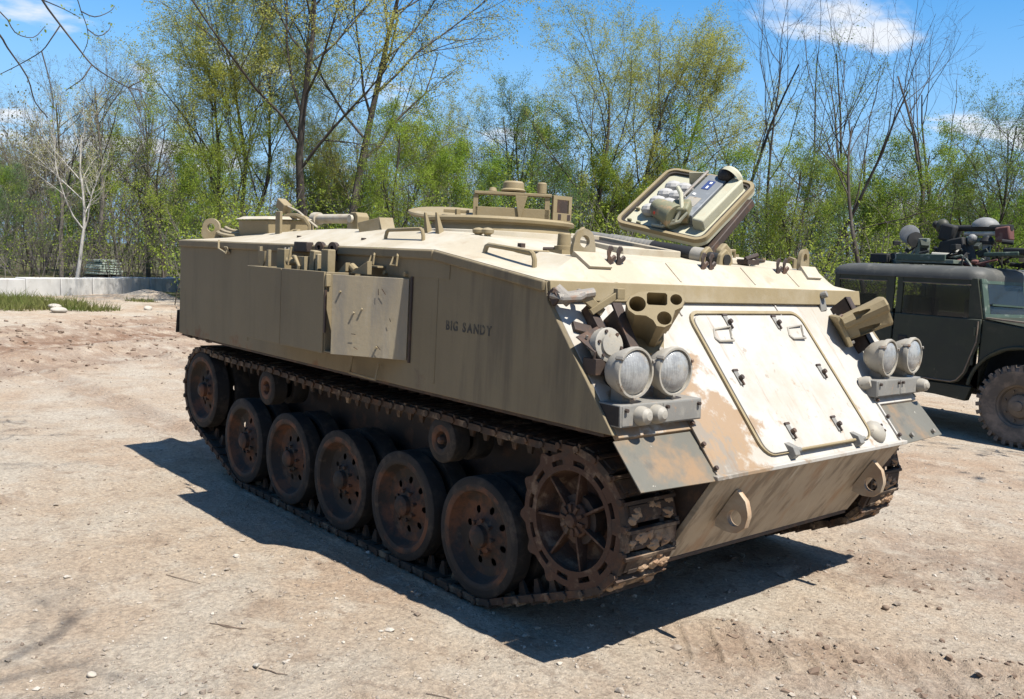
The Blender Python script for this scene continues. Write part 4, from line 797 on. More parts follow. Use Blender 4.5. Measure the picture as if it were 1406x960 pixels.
mat('gear_white', (0.20, 0.20, 0.19), 0.55, layers=[((0.14, 0.14, 0.135), 9, 0.45, 0.60, 0.7)])
mat('gear_red', (0.11, 0.045, 0.037), 0.7, layers=[((0.22, 0.14, 0.11), 9, 0.5, 0.65, 0.6)])
mat('tyre_dusty', (0.10, 0.085, 0.07), 0.9, layers=[((0.23, 0.18, 0.14), 5, 0.42, 0.66, 0.75)], bump=0.006, bscale=40, var=0.15)
mat('rim_dusty', (0.13, 0.105, 0.08), 0.75, layers=[((0.22, 0.17, 0.125), 6, 0.45, 0.66, 0.7)], bump=0.003, bscale=40)
def glass_mat():
    m = bpy.data.materials.new('window_glass'); m.use_nodes = True; MATS['window_glass'] = m; bs = m.node_tree.nodes['Principled BSDF']
    bs.inputs['Base Color'].default_value = (0.02, 0.022, 0.022, 1); bs.inputs['Roughness'].default_value = 0.04; bs.inputs['Alpha'].default_value = 0.62; bs.inputs['Specular IOR Level'].default_value = 0.5
glass_mat()
TRK = empty('utility_truck', (0.969, 7.925, 0.0), R(-6))
tag(TRK, 'dark green boxy military utility truck with weapon gear on its roof, parked behind the carrier', 'truck')
def tp(mb, name, m, parent=None, bevel=0.006, **k): return mb.build(name, m, parent or TRK, bevel, **k)
def arch_profile(x0, x1, ztop0, ztop1, zb, ax, az, ar):
    pts = [(x0, zb), (x0, ztop0), (x1, ztop1), (x1, zb)]
    arc = []
    a1 = math.asin(max(-1, min(1, (zb - az) / ar)))
    for k in range(15):
        a = a1 + (math.pi - 2 * a1) * k / 14; arc.append((ax + ar * math.cos(a), az + ar * math.sin(a)))
    return pts + arc
# front body with wheel arches (both sides), hood, cab floor box
for s in (-1, 1):
    pr = [(-0.50, 0.62), (-0.50, 1.42), (0.88, 1.27), (0.88, 0.72)] + [(0.58 * math.cos(R(a)), 0.56 + 0.56 * math.sin(R(a))) for a in (10, 30, 50, 70, 90, 110, 130, 150, 168)]
    tp(MB().prism([(x, 0, z) for x, z in pr], (0, s * 1.06, 0), (0, s * 1.02, 0)), 'front_fender', 'truck_green', bevel=0.012)
    rim = [(0.60 * math.cos(R(a)), s * 1.07, 0.56 + 0.58 * math.sin(R(a))) for a in range(4, 180, 8)]
    tp(MB().tube(rim, 0.022, 6), 'arch_lip', 'truck_green', bevel=0)
    # sill with the ragged lower edge behind the wheel
    tp(MB().prism([(-0.62, 0, 0.44), (-0.56, 0, 0.62), (-2.75, 0, 0.62), (-2.75, 0, 0.50), (-1.0, 0, 0.47)], (0, s * 1.05, 0), (0, s * 0.95, 0)), 'sill', 'truck_green', bevel=0.01)
    # front door: panel with the cut front lower corner
    dr = tp(MB().prism([(x, 0, z) for x, z in ((-0.50, 1.425), (-0.50, 1.16), (-0.62, 0.78), (-0.70, 0.67), (-0.78, 0.635), (-1.61, 0.635), (-1.61, 1.425))], (0, s * 1.085, 0), (0, s * 1.055, 0)), 'front_door', 'truck_green', bevel=0.012)
    tp(MB().tube([(-0.53, s * 1.09, 1.40), (-0.53, s * 1.09, 1.16), (-0.65, s * 1.09, 0.78), (-0.73, s * 1.09, 0.68), (-0.80, s * 1.09, 0.655), (-1.59, s * 1.09, 0.655)], 0.009, 6), 'door_edge', 'rim_dusty', dr, bevel=0)
    tp(MB().box((-1.47, s * 1.09, 1.10), (0.12, 0.02, 0.10)), 'door_handle', 'truck_dark', dr, bevel=0.01)
    for z in (0.93, 1.28): tp(MB().cyl((-0.56, s * 1.095, z - 0.05), (-0.56, s * 1.095, z + 0.05), 0.016, n=8), 'hinge', 'truck_green', dr, bevel=0)
    rd = tp(MB().box((-2.08, s * 1.07, 1.03), (0.90, 0.03, 0.79)), 'rear_door', 'truck_green', bevel=0.012)
    # window surrounds
    for (xa, xb, nm) in ((-0.50, -1.62, 'front'), (-1.66, -2.54, 'rear')):
        lo = 0.02 if nm == 'front' else 0
        m = MB(); zt, zb_ = 1.90, 1.425; w0, w1 = xa - 0.17, xb + 0.08; z0_, z1_ = 1.435, 1.815
        sl = 0.10 if nm == 'front' else 0.0; w0 = xa - (0.17 if nm == 'front' else 0.10)
        m.prism([(xa, 0, zb_), (xa - sl, 0, zt), (w0 - 0.02, 0, zt), (w0, 0, zb_)], (0, s * 1.06, 0), (0, s * 1.03, 0))
        m.prism([(w1, 0, zb_), (w1, 0, zt), (xb, 0, zt), (xb, 0, zb_)], (0, s * 1.06, 0), (0, s * 1.03, 0))
        m.prism([(w0 - 0.015, 0, z1_), (w0 - 0.02, 0, zt), (w1 + 0.001, 0, zt), (w1 + 0.001, 0, z1_)], (0, s * 1.059, 0), (0, s * 1.031, 0))
        wf = tp(m, nm + '_window_frame', 'truck_green', bevel=0.006)
        tp(MB().box(((w0 + w1) / 2, s * 1.045, (zb_ + z1_) / 2), (abs(w0 - w1) - 0.01, 0.006, z1_ - zb_ - 0.01)), 'window_pane', 'window_glass', wf, bevel=0)
        tp(MB().bar((w0, s * 1.066, z1_ + 0.004), (w1, s * 1.066, z1_ + 0.004), 0.014, 0.014), 'window_trim', 'rim_dusty', wf, bevel=0.002)
        if nm == 'front': tp(MB().box(((w0 + w1) / 2 - 0.03, s * 1.03, (zb_ + z1_) / 2), (0.018, 0.02, z1_ - zb_ - 0.02)), 'window_divider', 'truck_dark', wf, bevel=0.002)
tp(MB().loft([[(-0.50, -1.0, 1.425), (-0.50, 1.0, 1.425), (0.90, 0.98, 1.25), (0.90, -0.98, 1.25)], [(-0.50, -0.96, 1.455), (-0.50, 0.96, 1.455), (0.84, 0.92, 1.30), (0.84, -0.92, 1.30)]]), 'hood', 'truck_green', bevel=0.02)
tp(MB().bar((-0.46, -1.04, 1.445), (0.5, -1.04, 1.40), 0.06, 0.02), 'hood_edge', 'rim_dusty', bevel=0.004)
tp(MB().box((0.88, 0, 0.98), (0.05, 1.9, 0.5)), 'grille_panel', 'truck_green', bevel=0.02)
tp(MB().box((-0.95, 0, 0.60), (3.6, 1.5, 0.2)), 'chassis', 'truck_dark', bevel=0.02)
tp(MB().box((-0.5, 0, 0.98), (0.04, 2.0, 0.8)), 'firewall', 'truck_dark', bevel=0.01)
tp(MB().box((-2.52, 0, 1.05), (0.04, 2.0, 0.78)), 'cab_back', 'truck_dark', bevel=0.01)
tp(MB().box((-2.74, 0, 0.95), (0.40, 2.06, 0.70)), 'rear_bed', 'truck_green', bevel=0.03)
# cab roof: rounded shell
def roof_ring(z, inset, y, r=0.16):
    pts = []
    x0, x1 = -0.56 - inset, -2.62 + inset; yy = y
    for (cx, cy, a0) in ((x0 - r, yy - r, 0), (x1 + r, yy - r, 90), (x1 + r, -yy + r, 180), (x0 - r, -yy + r, 270)):
        for i in range(6): a = R(a0 + 90 * i / 5); pts.append((cx + r * math.cos(a), cy + r * math.sin(a), z))
    return pts
tp(MB().loft([roof_ring(1.88, 0.0, 1.07), roof_ring(1.94, 0.0, 1.07), roof_ring(2.0, 0.04, 1.03), roof_ring(2.03, 0.12, 0.95), roof_ring(2.045, 0.25, 0.8)]), 'cab_roof', 'truck_roof', bevel=0, sharp=50)
# windscreen: two framed panes
wsx = lambda z: -0.47 - (z - 1.43) * 0.2
for s in (-1, 1):
    m = MB()
    for (ya, yb, za, zb_) in ((0.02, 1.04, 1.43, 1.49), (0.02, 1.04, 1.84, 1.90), (0.02, 0.07, 1.49, 1.84), (0.92, 1.04, 1.49, 1.84)):
        m.loft([[(wsx(za), s * ya, za), (wsx(za), s * yb, za), (wsx(zb_), s * yb, zb_), (wsx(zb_), s * ya, zb_)], [(wsx(za) - 0.03, s * ya, za), (wsx(za) - 0.03, s * yb, za), (wsx(zb_) - 0.03, s * yb, zb_), (wsx(zb_) - 0.03, s * ya, zb_)]])
    wf = tp(m, 'windscreen_frame', 'frame_green', bevel=0.004)
    tp(MB().plate([(wsx(1.49), s * 0.07, 1.49), (wsx(1.49), s * 0.92, 1.49), (wsx(1.84), s * 0.92, 1.84), (wsx(1.84), s * 0.07, 1.84)], 0.006), 'window_pane', 'window_glass', wf, bevel=0)
    tp(MB().bar((wsx(1.60) + 0.02, s * 0.1, 1.58), (wsx(1.62) + 0.02, s * 0.9, 1.60), 0.02, 0.02), 'wiper', 'frame_green', wf, bevel=0)
    for (x, y) in ((-1.25, 0.62), (-2.15, 0.62)):
        tp(MB().box((x, s * y, 1.10), (0.5, 0.5, 0.16)), 'seat', 'seat_tan', bevel=0.04)
        tp(MB().box((x - 0.22, s * y, 1.38), (0.12, 0.46, 0.52)), 'seat_back', 'seat_tan', bevel=0.04)
tp(MB().box((-0.66, 0, 1.33), (0.22, 1.9, 0.16)), 'dashboard', 'truck_dark', bevel=0.03)
m = MB(); m.tube([Vector((-0.86, 0.5, 1.42)) + Vector((0.06 * math.cos(R(a)) * 0.5, 0.19 * math.sin(R(a)), 0.17 * math.cos(R(a)))) for a in range(0, 361, 20)], 0.014, 6); tp(m, 'steering_wheel', 'truck_dark', bevel=0)
# wheels with lugged tyres
def truck_wheel():
    n = 60; m = MB(); m.lathe([(0.24, -0.16), (0.40, -0.17), (0.445, -0.14), (0.455, -0.1), (0.455, 0.1), (0.445, 0.14), (0.40, 0.17), (0.30, 0.165), (0.245, 0.15)], (0, 0, 0), (0, -1, 0), n)
    for k in range(30):
        a = 2 * math.pi * k / 30; 
        for sy in (-1, 1):
            m.box((0.458 * math.cos(a + 0.05 * sy), sy * 0.085, 0.458 * math.sin(a + 0.05 * sy)), (0.03, 0.15, 0.045), Matrix.Rotation(-a, 3, 'Y'))
            m.box((0.435 * math.cos(a + 0.05 * sy), sy * 0.163, 0.435 * math.sin(a + 0.05 * sy)), (0.06, 0.016, 0.042), Matrix.Rotation(-a, 3, 'Y'))
    ty = m.mesh('tyre', 'tyre_dusty', 35)
    m = MB(); m.lathe([(0.25, 0.15), (0.245, 0.13), (0.225, 0.12), (0.215, 0.075), (0.14, 0.06), (0.13, 0.10), (0.10, 0.12), (0.06, 0.125), (0.055, 0.15), (0.001, 0.155)], (0, 0, 0), (0, -1, 0), 40)
    for k in range(8): a = 2 * math.pi * k / 8; m.cyl((0.18 * math.cos(a), -0.05, 0.18 * math.sin(a)), (0.18 * math.cos(a), -0.09, 0.18 * math.sin(a)), 0.014, n=6)
    return ty, m.mesh('rim', 'rim_dusty', 35)
TYM, RIMM = truck_wheel()
for x in (-0.01, -3.30):
    for s in (-1, 1):
        w = empty('wheel'); w.parent = TRK; w.location = (x, s * 0.905, 0.47); w.rotation_euler = (0, 0.3 + x, 0 if s < 0 else math.pi)
        link('tyre', TYM, w); link('rim', RIMM, w)
tp(MB().prism([(-2.9, 0, 0.75), (-2.9, 0, 1.35), (-4.1, 0, 1.30), (-4.1, 0, 0.9)] , (0, -1.02, 0), (0, 1.02, 0)), 'cargo_body', 'truck_green', bevel=0.03)
def rg_(mb, name, m, parent=None, bevel=0.006, **k):
    mx_ = sum(v[0] for v in mb.v) / len(mb.v); dx = 0.17 * mx_ - 0.416
    mb.v = [(v[0] + dx, v[1] - 0.15, v[2] + 0.01) for v in mb.v]; return tp(mb, name, m, parent, bevel, **k)
# roof gear
ring = rg_(MB().lathe([(0.52, 0), (0.52, 0.05), (0.46, 0.05), (0.46, 0)], (-1.05, 0, 2.045), (0, 0, 1), 40), 'turret_ring', 'gear_green', bevel=0)
rg_(MB().box((-0.92, -0.42, 2.085), (0.80, 0.35, 0.05)), 'roof_platform', 'gear_green', bevel=0.006)
rg_(MB().box((-0.95, -0.60, 2.13), (0.66, 0.025, 0.08)), 'platform_rail', 'frame_green', bevel=0.004)
rg_(MB().box((-1.57, -0.25, 2.11), (0.26, 0.30, 0.12)), 'ammo_case', 'truck_dark', bevel=0.012)
rg_(MB().box((-1.57, -0.25, 2.176), (0.24, 0.10, 0.012)), 'case_strap', 'rim_dusty', bevel=0.002)
for k in range(3): rg_(MB().tube([(-1.42 + 0.05 * k, -0.35, 2.08), (-1.44 + 0.06 * k, -0.36, 2.17), (-1.38 + 0.06 * k, -0.35, 2.19), (-1.33 + 0.07 * k, -0.34, 2.10)], 0.014, 6), 'cable_loop', 'seat_tan' if k % 2 else 'truck_dark', bevel=0)
dl = rg_(MB().lathe([(0.001, -0.06), (0.08, -0.05), (0.125, 0.0), (0.125, 0.03), (0.11, 0.035), (0.04, 0.04), (0.001, 0.04)], (-1.31, -0.2, 2.44), (0.35, -1, 0.15), 24), 'search_lamp', 'gear_white', bevel=0)
rg_(MB().lathe([(0.001, -0.05), (0.09, -0.03), (0.10, 0.03), (0.001, 0.04)], (-1.22, -0.25, 2.37), (1, -0.6, 0), 20), 'lamp_back', 'truck_dark', bevel=0)
rg_(MB().bar((-1.32, -0.22, 2.10), (-1.14, -0.22, 2.33), 0.03, 0.03), 'lamp_strut', 'gear_white', bevel=0.004)
rg_(MB().box((-1.14, -0.2, 2.22), (0.16, 0.08, 0.34)), 'mount_plate', 'gear_green', bevel=0.01)
rg_(MB().box((-1.10, -0.245, 2.27), (0.10, 0.012, 0.10)), 'mount_window', 'truck_dark', bevel=0.002)
rg_(MB().loft([[(-1.06, -0.14, 2.12), (-0.62, -0.14, 2.12), (-0.62, 0.14, 2.12), (-1.06, 0.14, 2.12)], [(-1.0, -0.14, 2.36), (-0.70, -0.14, 2.42), (-0.70, 0.14, 2.42), (-1.0, 0.14, 2.36)]]), 'weapon_cradle', 'truck_dark', bevel=0.02)
rg_(MB().box((-0.92, -0.02, 2.47), (0.20, 0.22, 0.22), Euler((0, R(12), 0)).to_matrix()), 'weapon_sight', 'truck_dark', bevel=0.03)
rg_(MB().sph((-1.02, -0.02, 2.56), 0.09, 12, 8, (1, 0.9, 1.1)), 'sight_hood', 'truck_green', bevel=0)
rg_(MB().sph((-1.08, -0.05, 2.58), 0.05, 10, 6), 'sight_lens', 'truck_dark', bevel=0)
rg_(MB().cyl((-0.95, 0, 2.535), (-0.20, 0, 2.54), 0.040, n=14), 'launch_tube', 'truck_dark', bevel=0)
rg_(MB().cyl((-0.78, -0.02, 2.46), (-0.36, -0.02, 2.465), 0.030, n=12), 'lower_tube', 'seat_tan', bevel=0)
rg_(MB().cyl((-0.78, 0.0, 2.36), (-0.52, 0.0, 2.37), 0.045, n=12), 'lower_tube', 'gear_green', bevel=0)
rg_(MB().sph((-0.58, 0.08, 2.55), 0.15, 20, 8, (1.15, 1, 0.85), half=True), 'white_dome', 'gear_white', bevel=0)
rg_(MB().box((-0.33, 0, 2.46), (0.18, 0.14, 0.18), Euler((0, R(-8), 0)).to_matrix()), 'muzzle_cover', 'gear_red', bevel=0.02)
rg_(MB().cyl((-0.50, -0.02, 2.06), (-0.50, -0.02, 2.44), 0.05, n=14), 'support_post', 'gear_white', bevel=0)
rg_(MB().lathe([(0.001, 0), (0.08, 0), (0.085, 0.04), (0.06, 0.09), (0.001, 0.09)], (-0.50, -0.02, 2.33), (0, 0, 1), 16), 'post_collar', 'truck_dark', bevel=0)
m = MB()
for k in range(7): m.sph((-0.74 + 0.06 * k, -0.3 + 0.05 * math.sin(k * 2.1), 2.08 + 0.02 * math.sin(k * 1.7)), 0.045, 8, 5, (1.3, 1, 0.7))
rg_(m, 'folded_tarp', 'gear_red', bevel=0)
rg_(MB().box((-0.20, -0.1, 2.20), (0.42, 0.5, 0.05), Euler((0, R(-3), 0)).to_matrix()), 'side_shield', 'frame_green', bevel=0.01)
rg_(MB().box((-0.05, -0.1, 2.24), (0.34, 0.46, 0.08)), 'shield_roll', 'truck_dark', bevel=0.02)
rg_(MB().tube([(-1.0, 0.1, 2.05), (-0.99, 0.1, 2.7), (-0.96, 0.1, 2.95)], 0.006, 5), 'antenna', 'truck_dark', bevel=0)
for (a, b) in (((-0.9, -0.28, 2.12), (-0.7, -0.1, 2.3)), ((-0.3, -0.2, 2.06), (-0.15, -0.1, 2.2)), ((-0.42, -0.25, 2.06), (-0.46, -0.05, 2.3))): rg_(MB().bar(a, b, 0.02, 0.02), 'gear_strut', 'truck_dark', bevel=0.003)
rg_(MB().sph((-0.62, -0.12, 2.40), 0.055, 10, 7), 'gear_knob', 'gear_white', bevel=0)

qg = random.Random(8)
for k in range(46):
    x = qg.uniform(-1.45, -0.15); z = 2.07 + abs(qg.gauss(0, 0.17)); y = qg.uniform(-0.45, 0.3); m_ = qg.choice(['truck_dark', 'truck_dark', 'gear_green', 'truck_green', 'seat_tan', 'gear_red' if k % 9 == 0 else 'truck_dark']); L_ = qg.uniform(0.04, 0.16)
    d = Vector((qg.gauss(0, 1), qg.gauss(0, 0.6), qg.gauss(0, 0.5))).normalized(); c = Vector((x, y, min(z, 2.5)))
    if k % 3 == 0: rg_(MB().cyl(c - d * L_, c + d * L_, qg.uniform(0.012, 0.035), n=9), 'gear_tube', m_, bevel=0)
    elif k % 3 == 1: rg_(MB().bar(c - d * L_ * 0.6, c + d * L_ * 0.6, qg.uniform(0.03, 0.10), qg.uniform(0.03, 0.08)), 'gear_bracket', m_, bevel=0.006)
    else: rg_(MB().tube([c - d * L_, c - d * L_ * 0.3 + Vector((0, 0, 0.05)), c + d * L_ * 0.4 + Vector((0, -0.03, 0.03)), c + d * L_ + Vector((0, 0, -0.05))], 0.012, 6), 'gear_cable', m_, bevel=0)
# ------------------------------------------------------------------ ground
def fbm(x, y, s, o=4, seed=0.0):
    v = 0.0; a = 0.5; f = s
    for k in range(o): v += a * mnoise.noise((x * f + 31.7 * seed, y * f - 17.3 * seed, 5.1 * seed + k)); a *= 0.5; f *= 2.03
    return v
D_ = Vector((0.84, 0.5426)); V_ = Vector((-0.5426, 0.84))           # a track print that crosses the foreground
def band(v, a, b, e): 
    t = min(1, max(0, (v - a) / e)) * min(1, max(0, (b - v) / e)); return t
RUTS = [  # (points, half width, depth, mud amount): wheel ruts in the yard behind
    ([(-9, -5.5), (-11.2, -2.0), (-11.9, -0.2), (-13.2, 1.3), (-14.4, 3.3), (-16, 6)], 0.75, 0.09, 1.0),
    ([(-12, -6), (-14.0, -2), (-15.0, 0.4), (-16.4, 2.6), (-17.6, 5)], 0.55, 0.06, 0.75),
    ([(-6, -6), (-8.2, -2.4), (-9.8, 0.0), (-11.3, 2.0), (-12.6, 4.2)], 0.55, 0.06, 0.6),
    ([(-2.6, -0.9), (-5.4, -0.85), (-9.6, -0.95), (-13, -1.2)], 0.17, 0.032, 0.35),
    ([(-2.6, 1.1), (-5.4, 1.0), (-9.6, 1.1), (-13, 1.6)], 0.17, 0.032, 0.35),
    ([(2.1, 1.9), (3.4, 2.75), (5.2, 3.9), (9, 6.2)], 0.28, 0.02, 0.5)]
RUTN = [(np.array(p), hw, dp, mu) for p, hw, dp, mu in RUTS]
def rut_arr(X, Y):
    dz = np.zeros_like(X); mud = np.zeros_like(X)
    for P, hw, dp, mu in RUTN:
        d = np.full_like(X, 99.0)
        for (a, b) in zip(P[:-1], P[1:]):
            ab = b - a; t = np.clip(((X - a[0]) * ab[0] + (Y - a[1]) * ab[1]) / (ab @ ab), 0, 1)
            d = np.minimum(d, np.hypot(X - a[0] - t * ab[0], Y - a[1] - t * ab[1]))
        q = d / hw
        dz += -dp * np.exp(-(q * 1.3) ** 2) + dp * 0.8 * np.exp(-((q - 1.25) * 2.6) ** 2)
        mud = np.maximum(mud, mu * np.clip(1.6 - q * 0.8, 0, 1))
    return dz, mud
GRN = np.random.default_rng(5)
def value_noise(X, Y, cell, seed):
    r = np.random.default_rng(seed).random((256, 256))
    x = X / cell + 1000.37; y = Y / cell + 1000.71; xi = np.floor(x).astype(int); yi = np.floor(y).astype(int); fx = x - xi; fy = y - yi
    fx = fx * fx * (3 - 2 * fx); fy = fy * fy * (3 - 2 * fy)
    g = lambda i, j: r[(xi + i) % 256, (yi + j) % 256]
    return (g(0, 0) * (1 - fx) + g(1, 0) * fx) * (1 - fy) + (g(0, 1) * (1 - fx) + g(1, 1) * fx) * fy - 0.5
def ground_arr(X, Y):
    far = np.clip((np.hypot(X - 0.0, Y) - 4.0) / 8.0, 0, 1)
    z = 0.16 * far * value_noise(X, Y, 6.0, 1) + 0.05 * far * value_noise(X, Y, 1.7, 2)
    z += 0.020 * value_noise(X, Y, 0.45, 3) + 0.012 * value_noise(X, Y, 0.16, 4) + 0.009 * value_noise(X, Y, 0.06, 6)
    u = X * D_[0] + Y * D_[1]; v = X * V_[0] + Y * V_[1]
    v0 = -0.5426 * 2.33 + 0.84 * -0.26                 # inner edge of the print
    w = v - v0; on = np.clip((u - 1.2) / 0.3, 0, 1)
    br = value_noise(X, Y, 0.5, 8) * 1.2 + 0.75
    b1 = np.clip((w + 0.42) / 0.04, 0, 1) * np.clip((0.0 - w) / 0.04, 0, 1)
    lug = np.maximum(0, np.cos(2 * np.pi * (u + 0.25 * w) / 0.15)) ** 6
    z += on * b1 * (-0.012 + 0.026 * lug * np.clip(br, 0, 1)); z += on * 0.034 * np.exp(-((w - 0.03) / 0.045) ** 2) * (0.6 + 1.2 * value_noise(X, Y, 0.12, 9)); z += on * 0.018 * np.exp(-((w + 0.46) / 0.05) ** 2)
    mudb = on * np.clip((w + 0.75) / 0.25, 0, 1) * np.clip((0.05 - w) / 0.06, 0, 1) * 0.42
    w2 = w - 1.0; b2 = np.clip((w2) / 0.1, 0, 1) * np.clip((0.75 - w2) / 0.1, 0, 1) * on
    z += b2 * 0.014 * value_noise(X, Y, 0.09, 10) * 2; mudb = np.maximum(mudb, b2 * 0.5)
    dz, mud = rut_arr(X, Y); z += dz; z += mud * (0.05 * value_noise(X, Y, 0.3, 11) + 0.03 * value_noise(X, Y, 0.12, 12))
    # dirt mound in front of the wall
    z += 0.30 * np.exp(-(((X + 25.8) / 1.2) ** 2 + ((Y - 7.2) / 1.7) ** 2)) * (1 + 0.5 * value_noise(X, Y, 0.7, 13))
    # keep the vehicles' footprints level
    inb = (X > -2.9) & (X < 2.25) & (np.abs(np.abs(Y) - 1.09) < 0.26)
    z = np.where(inb, np.minimum(z, 0.0) * 0.3 - 0.004, z)
    hx, hy = X - 0.97, Y - 7.925; lx = hx * 0.9945 - hy * 0.1045; ly = hx * 0.1045 + hy * 0.9945
    inh = (lx > -3.9) & (lx < 0.7) & (np.abs(ly) < 1.3); z = np.where(inh, z * 0.25, z)
    z += 0.022 * np.exp(-((np.abs(np.abs(np.abs(Y) - 1.092) - 0.215)) / 0.03) ** 2) * (X > -2.0) * (X < 1.35) * (0.5 + 1.4 * value_noise(X, Y, 0.13, 71))
    bank = np.clip((-X - 26.8) / 6, 0, 1) * 0.35; z += bank
    # towards the wood the yard rises a little
    return z, np.maximum(mud, mudb)
def ground():
    cx, cy = 3.4, -2.6
    th = np.concatenate([np.radians(np.linspace(95, 190, 560)), np.radians(np.linspace(190, 455, 120))[1:-1]])
    # finer in the half where the yard lies, coarse behind
    th = np.concatenate([np.radians(np.linspace(20, 210, 820)), np.radians(np.linspace(210, 380, 90))[1:-1]])
    rad = np.concatenate([[0.15], np.geomspace(0.5, 14, 300), np.geomspace(14.3, 60, 130), np.geomspace(64, 1800, 40)])
    n = len(th); T, Q = np.meshgrid(th, rad); X = cx + Q * np.cos(T); Y = cy + Q * np.sin(T)
    Z, mud = ground_arr(X, Y)
    Z = np.where(Q > 60, Z * np.clip((90 - Q) / 30, 0, 1), Z)
    V = np.stack([X, Y, Z], -1).reshape(-1, 3); V = np.vstack([V, [[cx, cy, 0.0]]])
    r = len(rad); i, j = np.meshgrid(np.arange(r - 1), np.arange(n), indexing='ij'); k = (j + 1) % n
    F = np.stack([i * n + j, (i + 1) * n + j, (i + 1) * n + k, i * n + k], -1).reshape(-1, 4)
    me = bpy.data.meshes.new('ground'); faces = F.tolist() + [[j, (j + 1) % n, r * n] for j in range(n)]
    me.from_pydata(V.tolist(), [], faces); me.polygons.foreach_set('use_smooth', [True] * len(me.polygons))
    at = me.attributes.new('mud', 'FLOAT', 'POINT'); at.data.foreach_set('value', np.concatenate([mud.reshape(-1), [0.0]]).astype(np.float32))
    dw = np.hypot(X - CAM_LOC[0], Y - CAM_LOC[1]); wob = 3.0 * value_noise(X, Y, 4.0, 61); beyond = np.where(Y < 12 + 0 * X, np.clip((-X - 27.6 - 0.4 * Y * 0.0 + wob * 0.3) / 1.0, 0, 1), 0); lit = np.clip(np.maximum(beyond, np.clip((dw - 25.5 + wob) / 2.0, 0, 1) * (Y > 7)), 0, 1)
    al = me.attributes.new('litter', 'FLOAT', 'POINT'); al.data.foreach_set('value', np.concatenate([lit.reshape(-1), [0.0]]).astype(np.float32))
    me.materials.append(MATS['dirt']); o = bpy.data.objects.new('ground', me); COL.objects.link(o); tag(o, kind='structure'); return o
def dirt_mat():
    m = bpy.data.materials.new('dirt'); m.use_nodes = True; MATS['dirt'] = m; nt = m.node_tree; N = nt.nodes; L = nt.links; bs = N['Principled BSDF']
    bs.inputs['Roughness'].default_value = 0.95; bs.inputs['Specular IOR Level'].default_value = 0.15
    tc = N.new('ShaderNodeTexCoord')
    def nz(s, d=6, r=0.62, off=0.0):
        mp = N.new('ShaderNodeMapping'); mp.inputs['Location'].default_value = (off, off * 0.7, 0); mp.inputs['Scale'].default_value = (s, s, s); L.new(tc.outputs['Object'], mp.inputs[0])
        n = N.new('ShaderNodeTexNoise'); n.inputs['Scale'].default_value = 1; n.inputs['Detail'].default_value = d; n.inputs['Roughness'].default_value = r; L.new(mp.outputs[0], n.inputs['Vector']); return n.outputs['Fac']
    def rng_(v, lo, hi, a=0.0, b=1.0):
        mr = N.new('ShaderNodeMapRange'); mr.interpolation_type = 'SMOOTHSTEP'; mr.inputs['From Min'].default_value = lo; mr.inputs['From Max'].default_value = hi; mr.inputs['To Min'].default_value = a; mr.inputs['To Max'].default_value = b; L.new(v, mr.inputs['Value']); return mr.outputs[0]
    def mix(f, a, b, mode='MIX'):
        mm = N.new('ShaderNodeMixRGB'); mm.blend_type = mode
        for sock, v in ((0, f), (1, a), (2, b)):
            if isinstance(v, tuple): mm.inputs[sock].default_value = (*v, 1)
            elif isinstance(v, float): mm.inputs[sock].default_value = v
            else: L.new(v, mm.inputs[sock])
        return mm.outputs[0]
    c = mix(rng_(nz(0.9), 0.38, 0.64), (0.350, 0.278, 0.205), (0.370, 0.322, 0.258))
    c = mix(rng_(nz(0.35, off=7.0), 0.5, 0.68, 0, 0.7), c, (0.30, 0.205, 0.135))
    c = mix(rng_(nz(3.2, off=3.0), 0.50, 0.68, 0, 0.6), c, (0.42, 0.37, 0.30))
    c = mix(rng_(nz(2.1, off=13.0), 0.55, 0.70, 0, 0.6), c, (0.23, 0.165, 0.115))
    at = N.new('ShaderNodeAttribute'); at.attribute_name = 'mud'
    md = N.new('ShaderNodeMath'); md.operation = 'MULTIPLY'; L.new(at.outputs['Fac'], md.inputs[0]); L.new(rng_(nz(2.6, 7, 0.7, 21.0), 0.32, 0.58), md.inputs[1])
    c = mix(md.outputs[0], c, (0.175, 0.108, 0.072))
    c = mix(rng_(nz(9.0, 5, 0.7, 33.0), 0.54, 0.66, 0, 0.55), c, (0.20, 0.15, 0.11))
    aw = N.new('ShaderNodeAttribute'); aw.attribute_name = 'litter'; c = mix(aw.outputs['Fac'], c, mix(rng_(nz(3.0, 6, 0.7, 41.0), 0.4, 0.62), (0.085, 0.066, 0.040), (0.075, 0.095, 0.030)))
    # gravel grains
    vo = N.new('ShaderNodeTexVoronoi'); vo.inputs['Scale'].default_value = 42; vo.inputs['Randomness'].default_value = 1; L.new(tc.outputs['Object'], vo.inputs['Vector'])
    gr = mix(rng_(nz(38, 6, 0.8, 2.0), 0.34, 0.66), (0.74, 0.74, 0.74), (1.24, 1.23, 1.21)); c = mix(1.0, c, gr, 'MULTIPLY')
    peb = rng_(vo.outputs['Distance'], 0.0, 0.32, 1.0, 0.0)
    vc = N.new('ShaderNodeTexVoronoi'); vc.inputs['Scale'].default_value = 42; L.new(tc.outputs['Object'], vc.inputs['Vector'])
    sp = N.new('ShaderNodeSeparateColor'); L.new(vc.outputs['Color'], sp.inputs[0])
    sel = rng_(sp.outputs[0], 0.84, 0.90); pm = N.new('ShaderNodeMath'); pm.operation = 'MULTIPLY'; L.new(peb, pm.inputs[0]); L.new(sel, pm.inputs[1])
    c = mix(pm.outputs[0], c, mix(sp.outputs[1], (0.16, 0.13, 0.11), (0.50, 0.46, 0.40)))
    L.new(c, bs.inputs['Base Color'])
